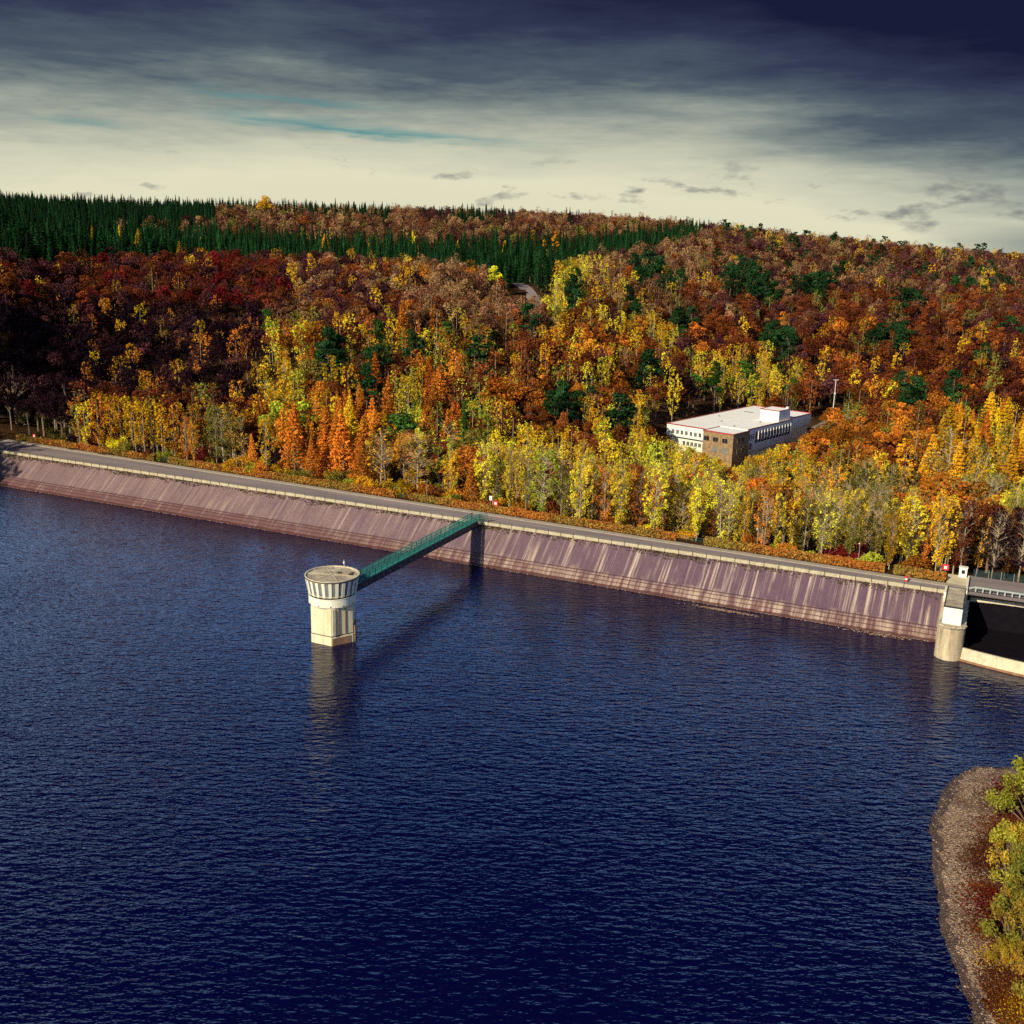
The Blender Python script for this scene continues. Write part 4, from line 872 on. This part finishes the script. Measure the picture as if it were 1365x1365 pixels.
def dist_line(pts, X, Y):
    best = np.full(len(X), 1e9)
    for (ax, ay), (bx_, by_) in zip(pts[:-1], pts[1:]):
        dx, dy = bx_ - ax, by_ - ay; t = np.clip(((X - ax) * dx + (Y - ay) * dy) / (dx * dx + dy * dy), 0, 1); best = np.minimum(best, np.hypot(X - ax - t * dx, Y - ay - t * dy))
    return best
PXc, PYc, _ = proj(TX, TY, TZ + 14)
keep = (PXc > -75) & (PXc < 1440) | (PXc > 1400) & (PXc < 1850) & (TY < 520) & (TX < 330) | ((TX < -120) & (TY < 430) & (PXc > -900))
keep &= ~((bl > -3) & (bl < 70) & (bx < 3.5) & (bx > -33)) & ~((bl > 5) & (bl < 75) & (bx < -29) & (bx > -46))
keep &= dist_line(hill_road, TX, TY) > 7
keep &= dist_line([xy(1062, 556, 405), xy(1085, 550, 428), xy(1115, 543, 445), xy(1165, 538, 455)], TX, TY) > 7
keep &= dist_line([xy(345, 492, 395), xy(300, 512, 380), xy(262, 535, 362), xy(220, 560, 345)], TX, TY) > 4
keep &= dist_line([tuple(W(-40, 14, 0).xy), xy(20, 575, 345), xy(60, 560, 362), xy(110, 548, 380)], TX, TY) > 5
keep &= ~((S_ < 2) & (S_ > -40) & (N_ < 22) & (N_ > -4))
keep &= (N_ > 13.2) | (S_ < -15) | (N_ < -12)
trees = []
for i in np.nonzero(keep)[0]:
    r = np.random.RandomState(int(abs(TX[i] * 131 + TY[i] * 977)) % (2 ** 31)); x, y, z, s, n = TX[i], TY[i], TZ[i], S_[i], N_[i]
    px, py, dep = (float(a) for a in proj(x, y, z + 15)); pys = float(proj(x, y, z + 19)[1]); kind, colour = species(px, py, pys, y, s, n, r)
    H0 = SPEC[kind][0]; sc = r.uniform(.66, 1.28)
    if kind == 'beech' and n > 46: sc *= .84
    if kind == 'shrub': sc = r.uniform(.65, 1.6)
    if kind == 'birch' and n < 46: sc = r.uniform(.78, 1.12)
    if y > 820 and kind != 'spruce': sc *= 1.10
    if kind == 'spruce': sc = float(np.clip(r.normal(.66, .13), .38, .95))
    if kind in ('pine', 'beech', 'larch') and -26 < bl[i] < 6 and -36 < bx[i] < 6: sc *= .55
    if n < 16.5 and kind in ('beech', 'larch', 'pine'): kind, H0 = 'shrub', SPEC['shrub'][0]
    # leave the views onto the building and the hill road open
    tx, ty, _ = (float(a) for a in proj(x, y, z + H0 * sc))
    wpx = .28 * H0 * sc * F / dep
    if 868 < tx + wpx and tx - wpx < 1098 and bl[i] < 60 and bx[i] > -30 and y < 440:
        lim = max(np.interp(np.clip(q, 872, 1100), [p[0] for p in BUILD_LOW], [p[1] for p in BUILD_LOW]) for q in (tx - wpx * .5, tx, tx + wpx * .5))
        if ty < lim:
            base = float(proj(x, y, z)[1]); want = (base - lim) / max(base - ty, 1e-3) * sc
            if want < .42:
                if base - lim < 3 or kind == 'shrub': continue
                kind, H0 = 'shrub', SPEC['shrub'][0]; sc = min(want * SPEC['birch'][0] / H0, 1.9)
            else: sc = want
    if 684 < tx + wpx and tx - wpx < 716 and y < 600 and ty < 394 and float(proj(x, y, z)[1]) > 372:
        base = float(proj(x, y, z)[1]); want = (base - 394) / max(base - ty, 1e-3) * sc
        if want < .4: continue
        sc = want
    if abs(tx - 1111) < wpx + 7 and y < 452 and ty < 541:
        base = float(proj(x, y, z)[1]); want = (base - 541) / max(base - ty, 1e-3) * sc
        if want < .35: continue
        sc = want
    trees.append(dict(x=x, y=y, z=z, s=s, n=n, k=kind, c=colour, sc=sc, H=H0 * sc, px=px, py=ty, d=dep, rz=r.uniform(0, 6.28), v=r.randint(len(VAR[kind])), j=r.normal(size=3), inview=(-15 < tx < 1380)))
print('trees', len(trees))

# the largest in view stand as objects of their own, the rest as one forest per kind
KINDNAME = dict(beech='beech_tree', birch='birch_tree', larch='larch_tree', spruce='spruce_tree', pine='pine_tree', shrub='shrub')
LIMIT = dict(beech=300, birch=300, larch=120, spruce=300, pine=150, shrub=200)
solo, rest = [], []
for kind in KINDNAME:
    L = sorted([t for t in trees if t['k'] == kind], key=lambda t: (not t['inview'], t['d']))
    cut = [t for t in L if t['inview']][:LIMIT[kind]]; solo += cut; ids = set(map(id, cut)); rest += [t for t in L if id(t) not in ids]
    print(kind, len(cut), len(L) - len(cut))
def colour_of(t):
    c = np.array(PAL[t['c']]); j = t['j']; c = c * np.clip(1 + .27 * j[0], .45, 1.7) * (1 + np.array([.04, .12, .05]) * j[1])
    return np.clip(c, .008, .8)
# words for where a tree stands
MARKS = [(-14, 'the left dam end'), (48, 'the first green gate'), (75, 'the second lamp'), (129.5, 'the middle green gate'), (154, 'the white sign'), (204, 'the third green gate'), (250, 'the bollard'), (261, 'the kiosk')]
COLS = [(-50, 180, 'above the left dam end'), (180, 340, 'left of the tower'), (340, 500, 'above the tower'), (500, 640, 'above the footbridge'), (640, 760, 'above the bridge landing'), (760, 890, 'left of the building'),
        (890, 1100, 'behind the building'), (1100, 1230, 'right of the building'), (1230, 1500, 'at the right edge')]
def place_words(t):
    if t['n'] < 32:
        m = min(MARKS, key=lambda q: abs(q[0] - t['s'])); return f"behind the hedge near {m[1]}"
    c = next(c[2] for c in COLS if c[0] <= t['px'] < c[1]) if -50 <= t['px'] < 1500 else 'at the right edge'
    if c == 'behind the building' and t['d'] < 372: c = 'below the building'
    b = 'foot of the slope' if t['d'] < 350 else 'lower slope' if t['d'] < 430 else 'upper slope' if t['d'] < 600 else 'ridge slope'
    return f"{b} {c}"
ORD = 'first second third fourth fifth sixth seventh eighth ninth tenth eleventh twelfth thirteenth fourteenth fifteenth sixteenth seventeenth eighteenth nineteenth twentieth'.split()
groups = {}
for t in solo: groups.setdefault((t['k'], t['c'], place_words(t)), []).append(t)
for (k, c, w), L in groups.items():
    L.sort(key=lambda t: t['px']); nm = NAMEOF[c]; noun = k
    if k == 'birch': nm += {True: ' bare', False: ' slender'}[False]
    for i, t in enumerate(L):
        sz = ''
        if len(L) == 1: t['label'] = f"{nm} {noun}, {w}"
        elif len(L) <= 20: t['label'] = f"{ORD[i]} from left, {nm} {noun}, {w}"
        else: t['label'] = f"{nm} {noun}, {w}"
        t['group'] = f"{nm} {noun}s {w}"
done = {}
for t in solo:
    cm, tm, _, _, H0 = VAR[t['k']][t['v']]; nm = KINDNAME[t['k']]
    e = bpy.data.objects.new(nm, None); COL.objects.link(e); e.location = (t['x'], t['y'], t['z'] - .2); e.rotation_euler = (t['j'][0] * .02, t['j'][1] * .02, t['rz'])
    wide = min(max(1 + .16 * t['j'][2], .68), 1.4)
    e.scale = (t['sc'] * wide, t['sc'] * wide, t['sc']); tag(e, t['label'], {'shrub': 'shrub'}.get(t['k'], 'tree'), t['group'])
    b = bpy.data.objects.new('trunk' if t['k'] != 'shrub' else 'stems', tm); COL.objects.link(b); b.parent = e
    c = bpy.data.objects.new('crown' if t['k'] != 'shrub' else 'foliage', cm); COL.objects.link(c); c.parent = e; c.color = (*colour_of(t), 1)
FN = dict(beech=('beech_forest', 'far autumn beech wood covering the hills in rust and brown'), birch=('birch_forest', 'far thin yellow and tan birches scattered through the hillside wood'), spruce=('spruce_forest', 'far dark green spruce plantation in bands along the ridge'),
          pine=('pine_forest', 'far dark pines scattered through the hillside wood'), larch=('larch_forest', 'far golden larches scattered in the wood'), shrub=('undergrowth', 'low autumn undergrowth beneath the hillside trees'))
for kind in KINDNAME:
    L = [t for t in rest if t['k'] == kind]
    if not L: continue
    Vs, Ts = [], []
    for t in L:
        _, tm, V2, T2, H0 = VAR[kind][t['v']]
        if kind != 'spruce' and (t['d'] > 720 or not t['inview']):
            q = np.random.RandomState(int(t['x'] * 7 + t['y']) % 99999).permutation(len(V2) // 4)[:len(V2) // 6]; ii = (q[:, None] * 4 + np.arange(4)).ravel(); ctr = V2[ii].reshape(-1, 4, 3).mean(1)
            V = (np.repeat(ctr, 4, 0) + (V2[ii] - np.repeat(ctr, 4, 0)) * 1.12); T = T2[ii]
        else: V, T = V2, T2
        c, s_ = math.cos(t['rz']), math.sin(t['rz']); sc = t['sc']
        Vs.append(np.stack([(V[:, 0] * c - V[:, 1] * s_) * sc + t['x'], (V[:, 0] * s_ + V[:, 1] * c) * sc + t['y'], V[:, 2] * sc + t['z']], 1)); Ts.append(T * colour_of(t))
        if kind in ('birch', 'beech', 'pine') and t['d'] < 800:    # the bole, two crossed tapering strips
            w = {'birch': .20, 'beech': .32, 'pine': .28}[kind]; h = H0 * sc * {'birch': .9, 'beech': .6, 'pine': .9}[kind]
            for dx, dy in ((w, 0), (0, w)):
                Vs.append(np.array([(t['x'] - dx, t['y'] - dy, t['z'] - 1), (t['x'] + dx, t['y'] + dy, t['z'] - 1), (t['x'] + dx * .3, t['y'] + dy * .3, t['z'] + h), (t['x'] - dx * .3, t['y'] - dy * .3, t['z'] + h)]))
                Ts.append(np.tile([[.5, .42, .3]] if kind == 'birch' else [[.13, .09, .06]], (4, 1)))
    V = np.concatenate(Vs); T = np.concatenate(Ts)
    o = bpy.data.objects.new(FN[kind][0], np_mesh(FN[kind][0], V, np.arange(len(V)).reshape(-1, 4), M['leaf'], T)); COL.objects.link(o); o.color = (1, 1, 1, 1)
    tag(o, FN[kind][1], kind='stuff'); print(kind, 'stuff quads', len(V) // 4)

# ------------------------------------------------------------------ a few trees singled out
def special(kind, v, px, py, z, H, colour, label, thin=1.0, wide=1.0, vz=None, pt=None):
    p = pt or at(px, py, z); p.z = gz(p.x, p.y) if vz is None else vz
    nm = KINDNAME.get(kind, kind); cm, tm, _, _, H0 = VAR[kind][v]
    e = empty(nm, p, random.uniform(0, 6), label, 'tree'); sc = H / H0; e.scale = (sc * wide, sc * wide, sc)
    b = bpy.data.objects.new('trunk', tm); COL.objects.link(b); b.parent = e
    c = bpy.data.objects.new('crown', cm); COL.objects.link(c); c.parent = e; c.color = (*colour, 1)
    return e
special('birch', 8, 556, 653, 6, 17, (.50, .22, .05), 'almost bare orange birch with pale branches beside the middle green gate', wide=1.7)
special('birch', 8, 112, 588, 6, 16, (.34, .28, .06), 'nearly bare white birch leaning at the left end of the birch row', wide=1.4)
p = atd(353, 262, 985)
special('beech', 0, 353, 285, 71, 26, PAL['gold'], 'tall golden tree standing out on the skyline among the spruces', vz=p.z - 24, pt=p)
p = at(1262, 652, 7); e = special('birch', 6, 1262, 640, 6, 24, (.42, .34, .10), 'tall bare many branched tree above the orange larches at the right edge', wide=1.5, vz=gz(p.x, p.y))

# ------------------------------------------------------------------ gravel point in the near right corner
SH = [at(x, y, 0) for x, y in ((1480, 1010), (1400, 1024), (1345, 1022), (1300, 1020), (1275, 1034), (1256, 1062), (1240, 1090), (1238, 1105), (1243, 1140), (1247, 1180), (1254, 1220), (1262, 1260), (1273, 1295), (1285, 1320), (1297, 1365), (1318, 1440), (1335, 1520))]
SH = np.array([(p.x, p.y) for p in SH]); poly = [tuple(p) for p in SH] + [(SH[-1][0] + 6, 45), (150, 45), (150, 134)]
gx = np.arange(38, 120, .7); gy = np.arange(50, 142, .7); QX, QY = np.meshgrid(gx, gy); q = np.stack([QX.ravel(), QY.ravel()], 1)
dd = dist_line([tuple(p) for p in SH], q[:, 0], q[:, 1]); ins = np.array([inside(poly, a, b) for a, b in q])
sd = np.where(ins, dd, -dd) + vnoise(q[:, 0], q[:, 1], 1.7) * .12 + vnoise(q[:, 0], q[:, 1], 5.1) * .3
Z = np.where(sd > 0, sd * .14 + .5 * sstep(6, 16, sd), sd * .3) + vnoise(q[:, 0], q[:, 1], 0.8) * .05
Z = np.maximum(Z, -4); ny, nx = QX.shape; idx = np.arange(nx * ny).reshape(ny, nx); Fq = np.stack([idx[:-1, :-1], idx[:-1, 1:], idx[1:, 1:], idx[1:, :-1]], -1).reshape(-1, 4)
m_ = np_mesh('gravel_bank', np.stack([q[:, 0], q[:, 1], Z], 1), Fq, M['gravel']); m_.shade_smooth()
o = bpy.data.objects.new('gravel_ground', m_); COL.objects.link(o); tag(o, 'gravel point reaching into the water in the near corner', kind='structure')
def bankz(x, y):
    i = int(np.clip(round((y - gy[0]) / .7), 0, ny - 1)); j = int(np.clip(round((x - gx[0]) / .7), 0, nx - 1)); return float(Z[i * nx + j]), float(sd[i * nx + j])
# loose stones
Vs, Fs, Ts = [], [], []; cnt = 0
cube = np.array([(-1, -1, -1), (1, -1, -1), (1, 1, -1), (-1, 1, -1), (-1, -1, 1), (1, -1, 1), (1, 1, 1), (-1, 1, 1)], float); cf = np.array([(4, 5, 6, 7), (0, 1, 5, 4), (1, 2, 6, 5), (2, 3, 7, 6), (3, 0, 4, 7)])
k = 0
while k < 14000:
    x, y = rng.uniform(42, 92), rng.uniform(62, 138); z, s_ = bankz(x, y)
    if s_ < -1.2 or s_ > 14 or rng.uniform() > math.exp(-abs(s_ - 2.5) / 5): continue
    a = rng.uniform(.02, .07) * (1 + (rng.uniform() < .06)); V = cube * rng.uniform(.6, 1.1, (8, 3)) * a * np.array([1, 1, .6]); c, s2 = math.cos(k), math.sin(k)
    Vs.append(np.stack([V[:, 0] * c - V[:, 1] * s2 + x, V[:, 0] * s2 + V[:, 1] * c + y, V[:, 2] + z + a * .25], 1)); Fs.append(cf + 8 * k)
    g_ = rng.choice([.10, .20, .30, .42]); Ts.append(np.tile(np.array([[g_ * 1.1, g_ * .78, g_ * .52]]) * (.45 if s_ < .4 else 1), (8, 1))); k += 1
o = bpy.data.objects.new('pebbles', np_mesh('pebbles', np.concatenate(Vs), np.concatenate(Fs), M['leaf'], np.concatenate(Ts))); COL.objects.link(o); tag(o, 'loose pale stones scattered over the gravel point', 'stones', kind='stuff')
# red brown low scrub
P, C_ = [], []
for cx, cy, rad, hh, col in ((1327, 1105, 4.5, .9, 'rust'), (1312, 1120, 3, .8, 'russet'), (1352, 1092, 4, .9, 'wine'), (1300, 1150, 3.0, .6, 'russet'), (1318, 1200, 4.5, .9, 'wine'), (1322, 1222, 3.5, .8, 'russet'), (1306, 1235, 3, .6, 'rust'),
                             (1320, 1290, 3, .5, 'russet'), (1342, 1320, 4, .6, 'rust'), (1355, 1340, 3.5, .6, 'gold'), (1330, 1060, 4.5, .5, 'russet'), (1345, 1045, 4, .6, 'wine'), (1290, 1130, 2.5, .3, 'russet'), (1300, 1180, 3, .4, 'rust'), (1318, 1270, 2.6, 1.0, 'gold'), (1310, 1320, 3, .4, 'russet'), (1330, 1350, 3, .4, 'rust')):
    p = at(cx + 17, cy, 1.5)
    for i in range(int(rad * rad * 150)):
        a, b = rng.normal(size=2) * rad * .45; x, y = p.x + a, p.y + b
        z, s_ = bankz(x, y)
        if s_ < 1.5: continue
        P.append((x, y, z + rng.uniform(.05, 1) * hh * math.exp(-(a * a + b * b) / (rad * rad)))); C_.append(np.array(PAL[col]) * rng.uniform(.35, .95))
V, Fq = quads(np.array(P), .14, np.array([[0, 0, 1.0]]), .4)
o = bpy.data.objects.new('scrub', np_mesh('scrub', V, Fq, M['leaf'], rep4(np.array(C_)))); COL.objects.link(o); tag(o, 'low red and brown scrub growing on the gravel point', 'scrub', kind='stuff')
# leafy willows, close enough to need small leaves
WV = []
for v in range(4):
    r = np.random.RandomState(900 + v); H = 6.0; k = 46; a = r.uniform(0, 6.28, k); t = r.uniform(.1, 1, k) ** .7; rr = H * .62 * np.sqrt(r.uniform(0, 1, k)) * (1.15 - .55 * t)
    cl = np.stack([np.cos(a) * rr, np.sin(a) * rr, H * t * .95], 1); cr = H * r.uniform(.08, .15, k); n = 9000; j = r.randint(0, k, n); d = sph(n, r)
    P = cl[j] + d * (cr[j] * r.uniform(.2, 1.1, n))[:, None] * np.array([.9, .9, 1.25]); P[:, 2] = np.maximum(P[:, 2], .1)
    V, Fq = quads(P, .22, d, .4, r, .55); sh = r.uniform(.65, 1.3, k)[j] * r.uniform(.6, 1.3, n); warm = (r.uniform(size=k) < .25)[j]
    T = np.stack([sh * np.where(warm, 1.35, 1), sh, sh], 1); mb = MB()
    for i in range(k): mb.tube([(cl[i][0] * .1, cl[i][1] * .1, -.4), (cl[i][0] * .55, cl[i][1] * .55, cl[i][2] * .5), tuple(cl[i])], [.09, .05, .012], 5, False)
    WV.append((np_mesh('willow_crown', V, Fq, M['leaf'], rep4(T)), mb.mesh('willow_trunk', M['bark'])))
for v, px, py, dx, H, col, lab in ((0, 1372, 1100, 0, 8.6, (.34, .33, .04), 'tall yellow green willow at the tip of the gravel point'), (1, 1342, 1165, 0, 6.4, (.37, .33, .04), 'round yellow green willow beside the red scrub on the gravel point'),
                                   (2, 1385, 1200, 0, 7.2, (.24, .24, .04), 'olive willow behind the round willow on the gravel point'), (3, 1352, 1260, 0, 6.8, (.22, .20, .03), 'dull olive willow lower down the gravel point'), (1, 1395, 1330, 0, 6.5, (.26, .20, .03), 'brownish olive willow in the bottom corner'),
                                   (0, 1336, 1275, 0, 3.0, (.40, .27, .03), 'small golden willow bush at the edge of the gravel'), (2, 1420, 1140, 0, 8, (.3, .3, .04), 'yellow green willow hidden behind the tall willow'), (3, 1470, 1180, 0, 7.5, (.26, .25, .04), 'olive willow well back on the gravel point'), (1, 1500, 1090, 0, 8, (.3, .28, .04), 'yellow green willow at the back of the gravel point'), (0, 1480, 1290, 0, 7, (.26, .22, .035), 'brownish willow at the back of the gravel point')):
    p = at(px + 8, py, 2.0); z, _ = bankz(p.x, p.y); e = empty('willow_tree', (p.x, p.y, z), px * .7, lab, 'tree', 'willows on the gravel point'); e.scale = (H / 6,) * 3
    b = bpy.data.objects.new('trunk', WV[v][1]); COL.objects.link(b); b.parent = e
    c = bpy.data.objects.new('crown', WV[v][0]); COL.objects.link(c); c.parent = e; c.color = (*col, 1)

# ------------------------------------------------------------------ light and sky
SUN_AZ = R(40.8); SUN_EL = R(29.0)          # the light travels towards this bearing
ld_ = Vector((math.sin(SUN_AZ) * math.cos(SUN_EL), math.cos(SUN_AZ) * math.cos(SUN_EL), -math.sin(SUN_EL)))
sun_d = bpy.data.lights.new('sun', 'SUN'); sun_d.energy = 5.0; sun_d.angle = R(0.5); sun_d.color = (1.0, .88, .66)
sun = bpy.data.objects.new('sun', sun_d); COL.objects.link(sun); sun.rotation_euler = ld_.to_track_quat('-Z', 'Y').to_euler()
w = bpy.data.worlds.new('World'); scene.world = w; w.use_nodes = True; t = w.node_tree; bg = t.nodes['Background']
sky = N(t, 'ShaderNodeTexSky', sky_type='NISHITA'); sky.sun_disc = False; sky.sun_elevation = SUN_EL
sky.sun_rotation = math.atan2(-ld_.x, -ld_.y) % (2 * math.pi)
co = coord(t, 'Generated'); sx = N(t, 'ShaderNodeSeparateXYZ'); t.links.new(co, sx.inputs[0]); Z_ = sx.outputs[2]
def sk(scale, sc, detail=5, rough=.55, rot=(0, 0, 0)): return noise(t, co, scale, detail, rough, sc, rot)
n1 = sk(1.3, (1.0, 1.0, 5.0), 6, .58, (0, R(5), 0)); n2 = sk(3.4, (1, 1, 7), 9, .68, (0, R(7), 0))
warp = math_(t, 'ADD', math_(t, 'MULTIPLY', math_(t, 'SUBTRACT', n1, .5), .12), math_(t, 'MULTIPLY', math_(t, 'SUBTRACT', n2, .5), .095))
side = math_(t, 'ADD', math_(t, 'MULTIPLY', math_(t, 'MAXIMUM', math_(t, 'SUBTRACT', sx.outputs[0], .15), 0.0), .14), math_(t, 'MULTIPLY', math_(t, 'MAXIMUM', math_(t, 'SUBTRACT', math_(t, 'MULTIPLY', sx.outputs[0], -1.0), .22), 0.0), .16))
slope = math_(t, 'ADD', math_(t, 'ADD', Z_, math_(t, 'MULTIPLY', sx.outputs[0], .03)), side)
e_ = math_(t, 'ADD', slope, warp)
deck = ramp(t, math_(t, 'ADD', math_(t, 'MULTIPLY', e_, 1.6), .2), [(.16, (.74, .71, .51)), (.29, (.80, .77, .56)), (.35, (.60, .61, .47)), (.405, (.25, .295, .275)), (.445, (.085, .115, .15)), (.49, (.034, .044, .092)), (.55, (.010, .012, .040)), (1.0, (.010, .013, .05))])
clear = N(t, 'ShaderNodeVectorMath', operation='SCALE'); t.links.new(sky.outputs[0], clear.inputs[0]); clear.inputs['Scale'].default_value = .14
# long thin rifts of open sky low down, and an added bright band above the cloud bank that lights the water
n3 = sk(7.0, (1, 1, 9), 5, .6, (0, R(8), 0))
X_ = sx.outputs[0]
def strand(z0, tilt, wd, xa, xb, xc, xd):
    zz = math_(t, 'ADD', math_(t, 'SUBTRACT', math_(t, 'ADD', Z_, math_(t, 'MULTIPLY', X_, tilt)), z0), math_(t, 'MULTIPLY', math_(t, 'SUBTRACT', n3, .5), .035))
    core = math_(t, 'SUBTRACT', 1.0, math_(t, 'DIVIDE', math_(t, 'ABSOLUTE', zz), wd), True)
    span = ramp(t, math_(t, 'ADD', X_, .5), [(xa + .5, (0, 0, 0)), (xb + .5, (1, 1, 1)), (xc + .5, (1, 1, 1)), (xd + .5, (0, 0, 0))])
    return math_(t, 'MULTIPLY', math_(t, 'MULTIPLY', core, span), ramp(t, n3, [(.30, (.3, .3, .3)), (.6, (1, 1, 1))]))
rift = math_(t, 'MAXIMUM', strand(.083, .055, .0075, -.30, -.22, -.08, .03), math_(t, 'MULTIPLY', math_(t, 'MAXIMUM', strand(.104, .05, .006, -.30, -.25, -.18, -.10), strand(.075, .03, .006, -.42, -.38, -.36, -.33)), .6))
c = mixc(t, math_(t, 'MULTIPLY', rift, 1.0, True), deck, (.07, .28, .30))
far_band = math_(t, 'MULTIPLY', ramp(t, X_, [(.34, (0, 0, 0)), (.46, (1, 1, 1))]), ramp(t, math_(t, 'ADD', Z_, math_(t, 'MULTIPLY', math_(t, 'SUBTRACT', n3, .5), .012)), [(.008, (1, 1, 1)), (.024, (0, 0, 0))]))
c = mixc(t, math_(t, 'MULTIPLY', far_band, .8), c, (.07, .135, .18))
glow_band = ramp(t, math_(t, 'ADD', Z_, math_(t, 'MULTIPLY', math_(t, 'SUBTRACT', n2, .5), .05)), [(.222, (0, 0, 0)), (.27, (1, 1, 1)), (.33, (1, 1, 1)), (.45, (.06, .06, .06)), (.56, (.008, .008, .008))])  # unseen bright band, added to brighten the water and the ambient light
glow_tint = mixc(t, ramp(t, n1, [(.40, (0, 0, 0)), (.62, (1, 1, 1))]), mixc(t, 1.0, clear.outputs[0], (1.6, 2.5, 3.8), 'MULTIPLY'), (1.15, 1.65, 2.5))
c = mixc(t, glow_band, c, glow_tint)
# small grey cumulus low over the hills
n4 = sk(22, (1, 1, 2.8), 5, .55); n5 = sk(5, (1, 1, 3), 2)
low = math_(t, 'MULTIPLY', ramp(t, Z_, [(.0, (0, 0, 0)), (.02, (1, 1, 1)), (.05, (1, 1, 1)), (.085, (0, 0, 0))]), ramp(t, math_(t, 'ADD', math_(t, 'ADD', n4, math_(t, 'MULTIPLY', n5, .4)), math_(t, 'MULTIPLY', sx.outputs[0], .16)), [(.82, (0, 0, 0)), (.95, (1, 1, 1))]))
c = mixc(t, math_(t, 'MULTIPLY', low, .8), c, (.20, .215, .215))
t.links.new(c, bg.inputs[0]); bg.inputs[1].default_value = 0.84

scene.view_settings.view_transform = 'Standard'; scene.view_settings.look = 'None'; scene.view_settings.exposure = 0.18; scene.view_settings.gamma = 1
scene.cycles.max_bounces = 4; scene.cycles.diffuse_bounces = 2; scene.cycles.glossy_bounces = 2; scene.cycles.transmission_bounces = 2; scene.cycles.transparent_max_bounces = 2
scene.cycles.use_adaptive_sampling = True; scene.cycles.adaptive_threshold = .02; scene.cycles.use_denoising = False; scene.cycles.sample_clamp_indirect = 4
